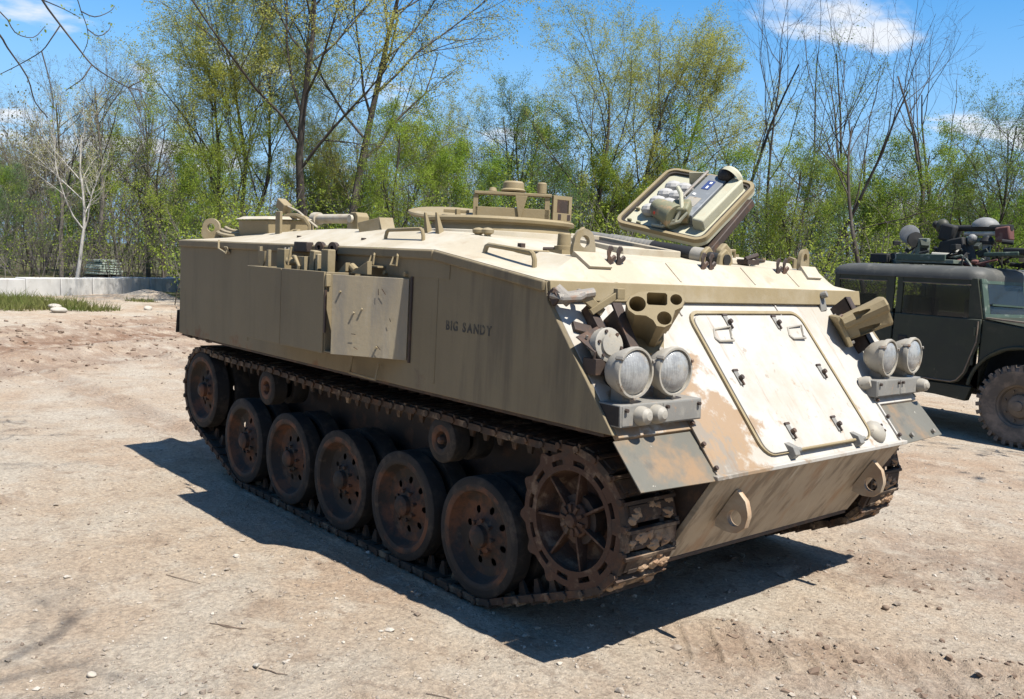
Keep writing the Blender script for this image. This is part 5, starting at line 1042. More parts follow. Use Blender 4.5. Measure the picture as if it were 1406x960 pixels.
    h1 = nz(30, 6, 0.7, 5.0); h2 = nz(110, 4, 0.7, 9.0); ad = N.new('ShaderNodeMath'); ad.operation = 'MULTIPLY_ADD'; L.new(h2, ad.inputs[0]); ad.inputs[1].default_value = 0.45; L.new(h1, ad.inputs[2])
    ad2 = N.new('ShaderNodeMath'); ad2.operation = 'MULTIPLY_ADD'; L.new(pm.outputs[0], ad2.inputs[0]); ad2.inputs[1].default_value = 0.5; L.new(ad.outputs[0], ad2.inputs[2])
    bp = N.new('ShaderNodeBump'); bp.inputs['Strength'].default_value = 0.9; bp.inputs['Distance'].default_value = 0.03; L.new(ad2.outputs[0], bp.inputs['Height']); L.new(bp.outputs[0], bs.inputs['Normal'])
dirt_mat(); ground()
def gz(x, y): 
    z, _ = ground_arr(np.array([float(x)]), np.array([float(y)])); return float(z[0])

# loose pebbles and clods
mat('pebble', (0.26, 0.22, 0.175), 0.9, layers=[((0.46, 0.42, 0.36), 3.0, 0.50, 0.62, 0.8), ((0.13, 0.095, 0.07), 2.3, 0.50, 0.60, 0.8)], var=0.2, vscale=9)
mat('clod', (0.15, 0.105, 0.075), 0.95, layers=[((0.25, 0.19, 0.14), 9, 0.48, 0.66, 0.7)], var=0.15, bump=0.004, bscale=60)
mat('pale_stone', (0.34, 0.31, 0.26), 0.85, layers=[((0.36, 0.31, 0.25), 14, 0.5, 0.66, 0.6)], bump=0.003, bscale=60)
mat('twig', (0.15, 0.11, 0.08), 0.9, layers=[((0.28, 0.24, 0.19), 8, 0.5, 0.6, 0.6)])
ICO_V = np.array([(-1, 1.618, 0), (1, 1.618, 0), (-1, -1.618, 0), (1, -1.618, 0), (0, -1, 1.618), (0, 1, 1.618), (0, -1, -1.618), (0, 1, -1.618), (1.618, 0, -1), (1.618, 0, 1), (-1.618, 0, -1), (-1.618, 0, 1)]) / 1.902
ICO_F = np.array([(0, 11, 5), (0, 5, 1), (0, 1, 7), (0, 7, 10), (0, 10, 11), (1, 5, 9), (5, 11, 4), (11, 10, 2), (10, 7, 6), (7, 1, 8), (3, 9, 4), (3, 4, 2), (3, 2, 6), (3, 6, 8), (3, 8, 9), (4, 9, 5), (2, 4, 11), (6, 2, 10), (8, 6, 7), (9, 8, 1)])
def scatter_stones(name, m, X, Y, S, seed, sink=0.3):
    r = np.random.default_rng(seed); n = len(X); Z, _ = ground_arr(X, Y)
    J = ICO_V[None] * (1 + 0.28 * r.standard_normal((n, 12, 1))) * (S[:, None] * np.stack([r.uniform(0.8, 1.5, n), r.uniform(0.8, 1.3, n), r.uniform(0.45, 0.85, n)], -1))[:, None, :]
    a = r.uniform(0, 6.28, n); c, s_ = np.cos(a)[:, None], np.sin(a)[:, None]
    P = np.stack([J[..., 0] * c - J[..., 1] * s_, J[..., 0] * s_ + J[..., 1] * c, J[..., 2]], -1) + np.stack([X, Y, Z + S * sink], -1)[:, None, :]
    F = (ICO_F[None] + 12 * np.arange(n)[:, None, None]).reshape(-1, 3)
    me = bpy.data.meshes.new(name); me.from_pydata(P.reshape(-1, 3).tolist(), [], F.tolist()); me.materials.append(MATS[m])
    o = bpy.data.objects.new(name, me); COL.objects.link(o); return o
r_ = np.random.default_rng(11)
def cone_pts(n, rmin, rmax, a0=110, a1=175):
    t = np.radians(r_.uniform(a0, a1, n)); q = np.exp(r_.uniform(np.log(rmin), np.log(rmax), n)); return CAM_LOC[0] + q * np.cos(t), CAM_LOC[1] + q * np.sin(t)
X, Y = cone_pts(15000, 2.2, 16, 75, 185); S = np.exp(r_.normal(np.log(0.0048), 0.5, len(X))).clip(0.0025, 0.02)
tag(scatter_stones('gravel', 'pebble', X, Y, S, 12), 'fine loose gravel strewn over the dry yard', 'gravel', kind='stuff')
# clods thrown up along the print and the ruts
cx_ = []; cy_ = []
for k in range(420):
    u = r_.uniform(1.5, 5.0); w = r_.choice([r_.normal(0.03, 0.05), r_.normal(-0.45, 0.08), r_.uniform(-0.4, 0), r_.uniform(0.95, 1.7)]); v = w + (-0.5426 * 2.33 + 0.84 * -0.26); cx_.append(u * D_[0] + v * V_[0]); cy_.append(u * D_[1] + v * V_[1])
for P, hw, dp, mu in RUTN[:3]:
    for k in range(330):
        i = r_.integers(0, len(P) - 1); t = r_.random(); q = P[i] * (1 - t) + P[i + 1] * t; cx_.append(q[0] + r_.normal(0, hw * 1.3)); cy_.append(q[1] + r_.normal(0, hw * 1.3))
cx_ = np.array(cx_); cy_ = np.array(cy_); far_ = np.clip((-cx_ - 6) / 8, 0, 1); S = np.exp(r_.normal(np.log(0.009), 0.45, len(cx_))).clip(0.004, 0.026) * (1 + 1.3 * far_)
tag(scatter_stones('dirt_clods', 'clod', cx_, cy_, S, 13, 0.2), 'crumbled brown dirt clods along the ruts and track prints', 'dirt clods', kind='stuff')
# single stones one can point at
def stone(x, y, s, label, m='pale_stone', seed=0):
    o = scatter_stones('stone', m, np.array([x]), np.array([y]), np.array([s]), seed, 0.35)
    b = o.modifiers.new('sub', 'SUBSURF'); b.levels = 1; b.render_levels = 2; o.data.polygons.foreach_set('use_smooth', [True] * 20); tag(o, label, 'stone'); return o
stone(1.184, -2.504, 0.020, 'small pale stone with a twig beside it on the bare dirt', seed=3)
stone(0.881, -3.097, 0.022, 'smooth pale stone half sunk in grey dirt under the overhanging tree', seed=4)
stone(2.475, 0.62, 0.024, 'lone rounded dark clod on the pale strip beyond the track print', 'clod', 5)
stone(2.22, 1.16, 0.026, 'dark clod just ahead of the carrier shadow on the far side', 'clod', 6)
stone(2.66, 0.86, 0.020, 'larger of two dark clods lying close together ahead of the carrier', 'clod', 7)
stone(2.60, 0.84, 0.015, 'smaller of two dark clods lying close together ahead of the carrier', 'clod', 8)
stone(2.87, 0.42, 0.017, 'dark clod beside a white scuff on the pale dirt', 'clod', 9)
stone(-6.9, 0.45, 0.06, 'flat pale rock beside the reddish wheel rut', seed=10)
for k, (x, y, s) in enumerate(((-19.6, 2.1, 0.22), (-18.9, 2.0, 0.15), (-20.3, 4.6, 0.15), (-20.6, 6.0, 0.13))):
    stone(x, y, s, ('large flat pale rock in the grass below the wall', 'low pale rock at the edge of the dirt yard by the grass', 'pale rock between tufts of grass in front of the wall', 'small pale rock near the end of the grass strip')[k], seed=20 + k)
# twigs
def twig(pts, r, label):
    z = [gz(x, y) for x, y in pts]; o = MB().tube([(x, y, zz + r + 0.002) for (x, y), zz in zip(pts, z)], [r * (1 - 0.5 * i / len(pts)) for i in range(len(pts))], 6).build('twig', 'twig'); tag(o, label, 'twig')
twig([(1.20, -2.50), (1.25, -2.47), (1.29, -2.46), (1.33, -2.43)], 0.003, 'thin crooked twig lying against a small pale stone')
twig([(1.83, -2.06), (1.90, -2.02), (1.97, -1.99), (2.02, -1.95)], 0.0025, 'bent twig alone on the dirt in front of the tracks')
twig([(-0.1, -2.42), (0.0, -2.36), (0.1, -2.31)], 0.0025, 'short straight twig on the dirt beside the carrier')
for k in range(3): twig([(0.63 + 0.02 * k, -2.48 + 0.01 * k), (0.72 + 0.01 * k, -2.43 - 0.006 * k), (0.80, -2.395 + 0.012 * k)], 0.0025, ('topmost straw of a little bunch of dry straws', 'middle straw of a little bunch of dry straws', 'lowest straw of a little bunch of dry straws')[k])

# concrete block wall at the edge of the wood
mat('concrete', (0.42, 0.41, 0.385), 0.85, layers=[((0.30, 0.28, 0.25), (6, 6, 1.2), 0.52, 0.70, 0.7), ((0.19, 0.17, 0.15), 4, 0.58, 0.72, 0.6)], bump=0.006, bscale=20, var=0.08, rand=1)
wa, wb = np.array([-25.2, -0.4]), np.array([-29.6, 10.6]); nW = 10; wd = (wb - wa) / np.linalg.norm(wb - wa); wl = np.linalg.norm(wb - wa) / nW
for k in range(-3, nW + 1):
    c = wa + wd * wl * (k + 0.5); z = gz(c[0], c[1])
    m = MB(); hw_ = wl / 2 - 0.012
    m.loft([[(-hw_, -0.30, -0.3), (hw_, -0.30, -0.3), (hw_, 0.30, -0.3), (-hw_, 0.30, -0.3)], [(-hw_, -0.28, 0.60), (hw_, -0.28, 0.60), (hw_, 0.28, 0.60), (-hw_, 0.28, 0.60)]])
    o = m.build('concrete_block', 'concrete', None, 0.025); o.location = (c[0], c[1], z - 0.05 + 0.012 * math.sin(k * 2.3)); o.rotation_euler = (0, 0, math.atan2(wd[1], wd[0]) + 0.01 * math.sin(k * 1.7))
    tag(o, 'pale concrete block in the low wall at the edge of the wood', 'wall block', 'concrete blocks of the low wall')
    lp = MB().tube([(-0.07, 0, 0.58), (-0.06, 0, 0.65), (0.06, 0, 0.65), (0.07, 0, 0.58)], 0.012, 6).build('lifting_loop', 'rust_brown', o)
# stack of pale green boards behind the wall
bs_ = empty('board_stack', (-33.2, 7.4, 0.0), math.atan2(wd[1], wd[0])); tag(bs_, 'stack of weathered pale green boards standing behind the low concrete wall', 'board stack')
mat('board_green', (0.30, 0.36, 0.31), 0.8, layers=[((0.55, 0.56, 0.52), (2, 8, 8), 0.5, 0.62, 0.8), ((0.12, 0.14, 0.12), 7, 0.52, 0.66, 0.6)], rand=1)
for k in range(6):
    MB().box((0.05 * math.sin(k * 2.0), 0, 0.55 + 0.10 * k), (1.15 - 0.05 * k, 0.8, 0.07), Euler((0, R(1.5 * math.sin(k)), 0)).to_matrix()).build('board', 'board_green', bs_, 0.008)
for x in (-0.5, 0, 0.5): MB().box((x, 0, 0.24), (0.1, 0.7, 0.52)).build('bearer', 'rust_brown', bs_, 0.008)
# ------------------------------------------------------------------ trees and undergrowth
def leaf_mat(name, a, b, trans=0.45):
    m = bpy.data.materials.new(name); m.use_nodes = True; MATS[name] = m; nt = m.node_tree; N = nt.nodes; L = nt.links; N.clear()
    out = N.new('ShaderNodeOutputMaterial'); d = N.new('ShaderNodeBsdfDiffuse'); t = N.new('ShaderNodeBsdfTranslucent'); mx = N.new('ShaderNodeMixShader'); mx.inputs[0].default_value = trans
    tc = N.new('ShaderNodeTexCoord'); oi = N.new('ShaderNodeObjectInfo'); n = N.new('ShaderNodeTexNoise'); n.inputs['Scale'].default_value = 1.1; n.inputs['Detail'].default_value = 4
    L.new(tc.outputs['Object'], n.inputs['Vector']); ad = N.new('ShaderNodeMath'); ad.operation = 'MULTIPLY_ADD'; L.new(oi.outputs['Random'], ad.inputs[0]); ad.inputs[1].default_value = 0.30; L.new(n.outputs['Fac'], ad.inputs[2])
    mr = N.new('ShaderNodeMapRange'); mr.inputs['From Min'].default_value = 0.42; mr.inputs['From Max'].default_value = 0.90; L.new(ad.outputs[0], mr.inputs['Value'])
    c = N.new('ShaderNodeMixRGB'); L.new(mr.outputs[0], c.inputs[0]); c.inputs[1].default_value = (*a, 1); c.inputs[2].default_value = (*b, 1)
    L.new(c.outputs[0], d.inputs[0]); L.new(c.outputs[0], t.inputs[0]); L.new(d.outputs[0], mx.inputs[1]); L.new(t.outputs[0], mx.inputs[2]); L.new(mx.outputs[0], out.inputs[0])
leaf_mat('leaf_willow', (0.330, 0.350, 0.070), (0.390, 0.370, 0.105))
leaf_mat('leaf_green', (0.165, 0.265, 0.036), (0.285, 0.330, 0.058))
leaf_mat('leaf_blue', (0.120, 0.195, 0.075), (0.170, 0.215, 0.070))
leaf_mat('leaf_bud', (0.195, 0.175, 0.085), (0.205, 0.200, 0.075))
leaf_mat('grass', (0.085, 0.125, 0.028), (0.165, 0.155, 0.060), 0.3)
mat('bark_dark', (0.055, 0.045, 0.036), 0.95, layers=[((0.12, 0.105, 0.088), (7, 7, 1.5), 0.48, 0.66, 0.7)], var=0.2, bump=0.01, bscale=14)
mat('bark_grey', (0.125, 0.110, 0.094), 0.95, layers=[((0.065, 0.055, 0.046), (6, 6, 1.4), 0.50, 0.66, 0.7)], var=0.2, bump=0.01, bscale=14)
mat('bark_pale', (0.40, 0.375, 0.33), 0.9, layers=[((0.13, 0.115, 0.10), (4, 4, 2), 0.56, 0.66, 0.8)], var=0.15)

class Grow:
    def __init__(s, seed): s.r = random.Random(seed); s.V = []; s.F = []; s.nv = 0; s.leaf = []
    def tube(s, P, Rr, n):
        P = np.array(P); k = len(P); d = np.gradient(P, axis=0); d /= np.linalg.norm(d, axis=1)[:, None] + 1e-9
        ref = np.array([0.31, 0.87, 0.38]); u = np.cross(d, ref); u /= np.linalg.norm(u, axis=1)[:, None] + 1e-9; w = np.cross(d, u)
        a = np.arange(n) * 2 * np.pi / n; Rr = np.array(Rr)
        V = P[:, None, :] + Rr[:, None, None] * (u[:, None, :] * np.cos(a)[None, :, None] + w[:, None, :] * np.sin(a)[None, :, None])
        s.V.append(V.reshape(-1, 3)); i, j = np.meshgrid(np.arange(k - 1), np.arange(n), indexing='ij'); j2 = (j + 1) % n
        s.F.append(np.stack([i * n + j, i * n + j2, (i + 1) * n + j2, (i + 1) * n + j], -1).reshape(-1, 4) + s.nv); s.nv += k * n
    def grow(s, p, d, L, r, lv, c):
        if lv and 'clear' in c and c['clear'](p, np.array(p) + np.array(d) / np.linalg.norm(d) * L): return
        g = s.r.gauss; ns = c['seg'][lv]; P = [np.array(p, float)]; d = np.array(d, float); d /= np.linalg.norm(d); dirs = [d]; R_ = [r]; end = c['taper'][lv]
        for k in range(ns):
            d = d + np.array([g(0, 1), g(0, 1), g(0, 1)]) * c['wander'][lv] + np.array([0, 0, c['up'][lv]]); d /= np.linalg.norm(d)
            P.append(P[-1] + d * L / ns); dirs.append(d); R_.append(r * (1 - (1 - end) * (k + 1) / ns))
        s.tube(P, R_, c['sides'][lv])
        if lv == len(c['seg']) - 1:
            n = c['leaves']; n = int(n) + (s.r.random() < n - int(n))
            for k in range(n):
                t = s.r.uniform(0.25, 1.05) * ns; i = min(ns - 1, int(t)); q = P[i] + (P[i + 1] - P[i]) * (t - i); s.leaf.append(q + np.array([g(0, 1), g(0, 1), g(0, 1)]) * c['lspread'])
            return
        nch = c['kids'][lv]; nch = max(1, int(round(nch * s.r.uniform(0.8, 1.2)))); t0 = c['start'][lv]
        for k in range(nch):
            t = (t0 + (1 - t0) * (k + s.r.random()) / nch) * ns; i = min(ns - 1, int(t)); q = P[i] + (P[i + 1] - P[i]) * (t - i); dd = dirs[i + 1]
            ax = np.cross(dd, np.array([g(0, 1), g(0, 1), g(0, 1)])); ax /= np.linalg.norm(ax) + 1e-9
            an = R(c['ang'][lv] + g(0, c['angv'])); nd = dd * math.cos(an) + ax * math.sin(an)
            fr = t / ns; s.grow(q, nd, L * c['ratio'][lv] * (1.15 - c['fall'][lv] * fr) * s.r.uniform(0.75, 1.2), max(0.0035, R_[i] * c['rr'][lv]), lv + 1, c)
def arrays_to_mesh(name, V, F, m):
    me = bpy.data.meshes.new(name); F = np.asarray(F); nl = F.shape[1]
    me.vertices.add(len(V)); me.vertices.foreach_set('co', np.asarray(V, np.float32).reshape(-1)); me.loops.add(F.size); me.loops.foreach_set('vertex_index', F.reshape(-1).astype(np.int32))
    me.polygons.add(len(F)); me.polygons.foreach_set('loop_start', np.arange(0, F.size, nl, dtype=np.int32)); me.polygons.foreach_set('loop_total', np.full(len(F), nl, np.int32))
    me.update(calc_edges=True); me.validate(); me.materials.append(MATS[m]); return me
def leaf_quads(C, size, seed, aspect=0.55):
    r = np.random.default_rng(seed); n = len(C); C = np.asarray(C); a = r.standard_normal((n, 3)); a /= np.linalg.norm(a, axis=1)[:, None]; b = np.cross(a, r.standard_normal((n, 3))); b /= np.linalg.norm(b, axis=1)[:, None]
    sz = (size * r.uniform(0.6, 1.35, n))[:, None]; V = np.stack([C - a * sz, C + b * sz * aspect, C + a * sz, C - b * sz * aspect], 1).reshape(-1, 3); return V, np.arange(4 * n).reshape(-1, 4)
BASE = dict(seg=[9, 6, 5, 3], wander=[0.07, 0.12, 0.16, 0.22], up=[0.02, 0.07, 0.05, 0.0], taper=[0.25, 0.28, 0.3, 0.4], sides=[7, 5, 4, 3], kids=[9, 8, 8], start=[0.35, 0.25, 0.2], ang=[38, 38, 42], angv=9, ratio=[0.55, 0.45, 0.42], fall=[0.55, 0.4, 0.4], rr=[0.5, 0.5, 0.5], leaves=6, lspread=0.10)
def C_(**k): d = dict(BASE); d.update(k); return d
KINDS = {
  'willow': C_(kids=[11, 10, 11], leaves=34, up=[0.0, 0.05, 0.03, -0.06], ang=[34, 36, 44], start=[0.40, 0.22, 0.15], rr=[0.42, 0.5, 0.5], lspread=0.075, ratio=[0.60, 0.46, 0.42]),
  'bare': C_(kids=[6, 5, 4], leaves=0, up=[0.02, 0.10, 0.08, 0.04], ang=[30, 34, 38], start=[0.40, 0.3, 0.25], ratio=[0.55, 0.5, 0.45], sides=[6, 4, 3, 3], lspread=0.04),
  'bud': C_(kids=[10, 9, 10], leaves=6, up=[0.02, 0.08, 0.06, 0.02], ang=[36, 38, 42], start=[0.35, 0.25, 0.15], lspread=0.05),
  'sapling': C_(kids=[13, 8, 7], leaves=34, up=[0.02, 0.05, 0.03, 0.0], ang=[48, 44, 46], start=[0.12, 0.15, 0.1], ratio=[0.44, 0.46, 0.45], lspread=0.085),
  'fork': C_(kids=[6, 8, 8], leaves=6, up=[0.02, 0.05, 0.05, 0.02], ang=[32, 36, 40], start=[0.62, 0.3, 0.2], ratio=[0.55, 0.5, 0.42], sides=[6, 4, 3, 3], lspread=0.07),
}
TREEMESH = {}
def tree_meshes(key, kind, seed, H, r0, stems=1, lean=0.0, leafm='leaf_willow', bark='bark_dark', lsize=0.027, **over):
    c = dict(KINDS[kind]); c.update(over); g = Grow(seed); q = random.Random(seed + 99)
    for k in range(stems):
        a = q.uniform(0, 6.28); ln = lean if stems == 1 else q.uniform(0.12, 0.32); d = (ln * math.cos(a), ln * math.sin(a), 1.0)
        g.grow((0.18 * math.cos(a) * (stems > 1), 0.18 * math.sin(a) * (stems > 1), -0.15), d, H * q.uniform(0.82, 1.0), r0 * (1 if stems == 1 else 0.8), 0, c)
    wood = arrays_to_mesh(key + '_wood', np.vstack(g.V), np.vstack(g.F), bark); wood.polygons.foreach_set('use_smooth', [True] * len(wood.polygons))
    crown = None
    if g.leaf: V, F = leaf_quads(g.leaf, lsize, seed); crown = arrays_to_mesh(key + '_leaves', V, F, leafm)
    TREEMESH[key] = (wood, crown); return wood, crown
tree_meshes('w1', 'willow', 1, 11.5, 0.20, 2, leafm='leaf_willow')
tree_meshes('w2', 'willow', 2, 10.5, 0.16, 3, leafm='leaf_willow')
tree_meshes('w3', 'willow', 3, 11.0, 0.17, 2, leafm='leaf_willow', bark='bark_grey')
tree_meshes('w4', 'willow', 14, 9.0, 0.13, 1, 0.25, leafm='leaf_willow', bark='bark_grey')
tree_meshes('b1', 'bare', 4, 10.5, 0.10); tree_meshes('b2', 'bare', 5, 10.0, 0.09, 2); tree_meshes('b3', 'bare', 6, 9.5, 0.085, 1, 0.15); tree_meshes('b4', 'bare', 17, 10.5, 0.11, 2)
tree_meshes('u1', 'bud', 7, 9.5, 0.14, leafm='leaf_bud', bark='bark_grey', lsize=0.024); tree_meshes('u2', 'bud', 8, 9.0, 0.12, 2, leafm='leaf_bud', bark='bark_grey', lsize=0.024); tree_meshes('u3', 'bud', 18, 8.5, 0.10, 1, 0.1, leafm='leaf_willow', bark='bark_pale', lsize=0.024)
tree_meshes('s1', 'sapling', 9, 6.5, 0.07, leafm='leaf_green'); tree_meshes('s2', 'sapling', 10, 5.6, 0.06, 2, leafm='leaf_green', bark='bark_grey'); tree_meshes('s3', 'sapling', 11, 7.5, 0.08, leafm='leaf_green'); tree_meshes('s4', 'sapling', 19, 6.8, 0.07, 2, leafm='leaf_blue', leaves=14)
tree_meshes('f1', 'fork', 12, 8.2, 0.09, leafm='leaf_blue'); tree_meshes('t1', 'sapling', 21, 9.5, 0.12, 2, leafm='leaf_blue', leaves=15, kids=[14, 9, 8], start=[0.2, 0.15, 0.1])

def spot(az, dist):          # az: degrees to the right of the camera heading, dist: metres from where the photographer stands
    h = math.atan2(CF.y, CF.x) - R(az); return CAM_LOC[0] + dist * math.cos(h), CAM_LOC[1] + dist * math.sin(h)
def az_of(px): return math.degrees(math.atan((px - 703) / 1249.23))
NAMES = {'w': 'willow_tree', 'b': 'bare_tree', 'u': 'budding_tree', 's': 'sapling', 'f': 'forked_tree', 't': 'leafy_tree'}
GAPS = []
def plant(key, px, dist, sc_=1.0, rot=0.0, label=None, cat='tree', group=None, tilt=(0, 0)):
    x, y = spot(az_of(px), dist); z = gz(x, y)
    o = empty(NAMES[key[0]], (x, y, z - 0.03)); o.rotation_euler = (tilt[0], tilt[1], rot); o.scale = (sc_, sc_, sc_)
    wood, crown = TREEMESH[key]; link('trunk', wood, o)
    if crown: link('crown', crown, o)
    tag(o, label, cat, group); return o
# trees one can point at
plant('w1', 437, 31, 1.12, 0.6, 'tallest airy willow with a dark double trunk rising behind the rear roof bin')
plant('w2', 312, 33, 0.82, 2.1, 'wide yellow green willow with several stems next to the tallest willow')
plant('w3', 535, 36, 0.72, 4.0, 'willow with arching yellow green branches behind the cupola end of the roof')
plant('w1', 830, 36, 0.84, 0.3, 'airy willow with paired dark leaning stems behind the cupola and open hatch')
plant('w4', 870, 37, 1.0, 1.0, 'slim leaning willow beside the paired stems behind the open hatch')
plant('t1', 718, 34, 0.78, 1.4, 'blue green leafy tree standing behind the cupola sight housing')
plant('u3', 97, 34, 0.74, 0.4, 'pale barked slender tree behind the concrete wall near the board stack')
plant('u1', 135, 40, 0.82, 1.0, 'dark trunked budding tree with forked crown behind the pale barked one')
plant('u2', 55, 44, 0.78, 2.2, 'hazy budding tree with brownish twigs deep behind the concrete wall')
plant('u1', 195, 46, 0.80, 4.0, 'grey budding tree behind the end of the concrete wall beside the wide willow')
plant('b2', 605, 42, 0.72, 0.3, 'leafless two stemmed tree between the willows and the leafy blue green tree')
plant('u2', 655, 44, 0.88, 5.0, 'grey twiggy tree with faint buds next to the blue green leafy tree')
plant('b1', 1000, 33, 0.98, 0.0, 'tall leafless tree with slim upright forks behind the open hatch')
plant('b2', 1068, 32, 0.98, 2.4, 'leafless tree with two dark stems between hatch and utility truck')
plant('b3', 1085, 30, 0.95, 0.75, 'dark leaning bare tree reaching over towards the utility truck', tilt=(0.10, 0.22))
plant('b4', 1165, 38, 1.05, 4.4, 'bare tree with wispy top standing clear against the clouds')
plant('f1', 1192, 26, 0.90, 1.0, 'slim tree forking low with thin pale green leaves in front of the bare trees')
plant('b1', 1262, 33, 0.97, 2.8, 'tall bare tree rising above the roof gear of the utility truck')
plant('b3', 1288, 37, 1.05, 5.2, 'thin bare tree close behind the one above the roof gear')
plant('t1', 1335, 31, 0.70, 3.0, 'leafy tree with upright pale shoots behind the weapon gear')
plant('b4', 1425, 20, 0.82, 0.9, 'bare tree beyond the utility truck with its crown reaching in over the hood')
# the belt of young trees along the wood edge
q = random.Random(41)
G1 = 'young leafy trees along the edge of the wood'
for k, px in enumerate(range(228, 1440, 46)):
    key = ('s1', 's2', 's3', 's4')[k % 4 if q.random() < 0.75 else q.randrange(4)]
    plant(key, px + q.uniform(-16, 16), q.uniform(29, 40) if px > 300 else q.uniform(40, 46), q.uniform(0.78, 1.05) * (0.92 if px > 950 else 1.0), q.uniform(0, 6.28), 'young green tree in the thicket along the edge of the wood', 'young tree', G1)
G2 = 'grey budding trees deeper in the wood'
for k in range(30):
    px = -20 + 1460 * (k + 0.5) / 30; plant(('u1', 'u2', 'b2', 'u3', 'b4', 'b3')[q.randrange(6) if q.random() < 0.6 else 0], px + q.uniform(-20, 20), q.uniform(43, 60), q.uniform(0.55, 0.82), q.uniform(0, 6.28), 'grey twiggy tree standing deeper in the wood', 'tree', G2)
G3 = 'thin saplings behind the concrete wall'
for k in range(9): plant(('s2', 'u2', 's4', 'u1')[k % 4], -15 + 30 * k + q.uniform(-9, 9), q.uniform(40, 47), q.uniform(0.5, 0.8), q.uniform(0, 6.28), 'thin sapling behind the low concrete wall', 'young tree', G3)

# undergrowth: one tangle of brush under the trees
def brush():
    g = Grow(77); qq = random.Random(78); leafA = []; 
    c = C_(seg=[4, 3, 2], wander=[0.16, 0.2, 0.25], up=[0.03, 0.02, 0.0], taper=[0.3, 0.3, 0.5], sides=[3, 3, 3], kids=[5, 4], start=[0.15, 0.1], ang=[40, 45], ratio=[0.55, 0.5], fall=[0.4, 0.4], rr=[0.6, 0.6], leaves=0, lspread=0.08)
    c['seg'] = [4, 3, 2]
    for k in range(900):
        px = qq.uniform(-60, 1460); left = px < 235; dist = qq.uniform(34 + 5 * px / 240 if left else 25, 54); x, y = spot(az_of(px), dist)
        n0 = len(g.leaf); c['leaves'] = (qq.choice([0, 1.5, 5]) if left else qq.choice([4, 9, 16])); H = qq.uniform(1.3, 3.6); a = qq.uniform(0, 6.28)
        g.grow((x, y, gz(x, y) - 0.05 if dist < 60 else 0), (0.3 * math.cos(a), 0.3 * math.sin(a), 1), H, 0.02, 0, c)
    w = arrays_to_mesh('undergrowth', np.vstack(g.V), np.vstack(g.F), 'bark_grey'); o = bpy.data.objects.new('undergrowth', w); COL.objects.link(o)
    tag(o, 'tangled leafless brush filling the floor of the wood', 'undergrowth', kind='stuff')
    V, F = leaf_quads(g.leaf, 0.040, 5); o2 = bpy.data.objects.new('low_foliage', arrays_to_mesh('low_foliage', V, F, 'leaf_green')); COL.objects.link(o2)
    tag(o2, 'fresh green leaves of the low brush under the trees', 'foliage', kind='stuff')
brush()
def far_wood():
    g = Grow(177); qq = random.Random(178)
    c = C_(seg=[5, 4, 3], wander=[0.07, 0.14, 0.2], up=[0.02, 0.06, 0.03], taper=[0.3, 0.3, 0.5], sides=[4, 3, 3], kids=[12, 7], start=[0.25, 0.15], ang=[40, 42], ratio=[0.5, 0.45], fall=[0.5, 0.4], rr=[0.45, 0.5], leaves=7, lspread=0.25)
    for k in range(330):
        if k < 210: x, y = spot(az_of(qq.uniform(-150, 1560)), qq.uniform(58, 100)); hh = qq.uniform(5, 9)
        else: x, y = spot(qq.uniform(50, 310), qq.uniform(14, 34)); hh = qq.uniform(7, 12)      # unseen trees round the yard, added to cut fill light on the hull
        a = qq.uniform(0, 6.28); g.grow((x, y, -0.2), (0.1 * math.cos(a), 0.1 * math.sin(a), 1), hh, 0.12, 0, c)
    o = bpy.data.objects.new('distant_wood', arrays_to_mesh('distant_wood', np.vstack(g.V), np.vstack(g.F), 'bark_grey')); COL.objects.link(o); tag(o, 'far trunks and branches that close the wood behind the yard, plus an added unseen ring round it', 'wood', kind='stuff')
    V, F = leaf_quads(g.leaf, 0.075, 6); o = bpy.data.objects.new('distant_foliage', arrays_to_mesh('distant_foliage', V, F, 'leaf_bud')); COL.objects.link(o); tag(o, 'thin spring leaves of the far wood and of the added unseen ring round the yard', 'foliage', kind='stuff')
far_wood()
# grass strip below the wall
def grass():
    r = np.random.default_rng(31); n = 26000; t = r.random(n); s = r.random(n)
    X = -18.3 - 6.4 * s ** 0.8 + 1.5 * (r.random(n) - 0.5); Y = -4.5 + 10.5 * t - 0.35 * (X + 20) * 0 
    keep = value_noise(X, Y, 1.3, 44) + 0.25 - 0.09 * np.abs(X + 21.5) - 0.10 * np.clip(Y - 3.2, 0, 9) > 0; 
    X, Y = X[keep], Y[keep]; n = len(X); Z, _ = ground_arr(X, Y); h = 0.05 + 0.20 * r.random(n) ** 2 * (0.4 + 1.6 * np.clip(value_noise(X, Y, 0.8, 45) + 0.5, 0, 1)); a = r.uniform(0, 6.28, n); w = 0.012; b = r.normal(0, 0.6, (n, 2)) * h[:, None]
    P0 = np.stack([X - w * np.cos(a), Y - w * np.sin(a), Z - 0.02], -1); P1 = np.stack([X + w * np.cos(a), Y + w * np.sin(a), Z - 0.02], -1); P2 = np.stack([X + b[:, 0], Y + b[:, 1], Z + h], -1)
    o = bpy.data.objects.new('grass', arrays_to_mesh('grass', np.stack([P0, P1, P2], 1).reshape(-1, 3), np.arange(3 * n).reshape(-1, 3), 'grass')); COL.objects.link(o); tag(o, 'bright spring grass growing in front of the concrete wall', 'grass', kind='stuff')
grass()
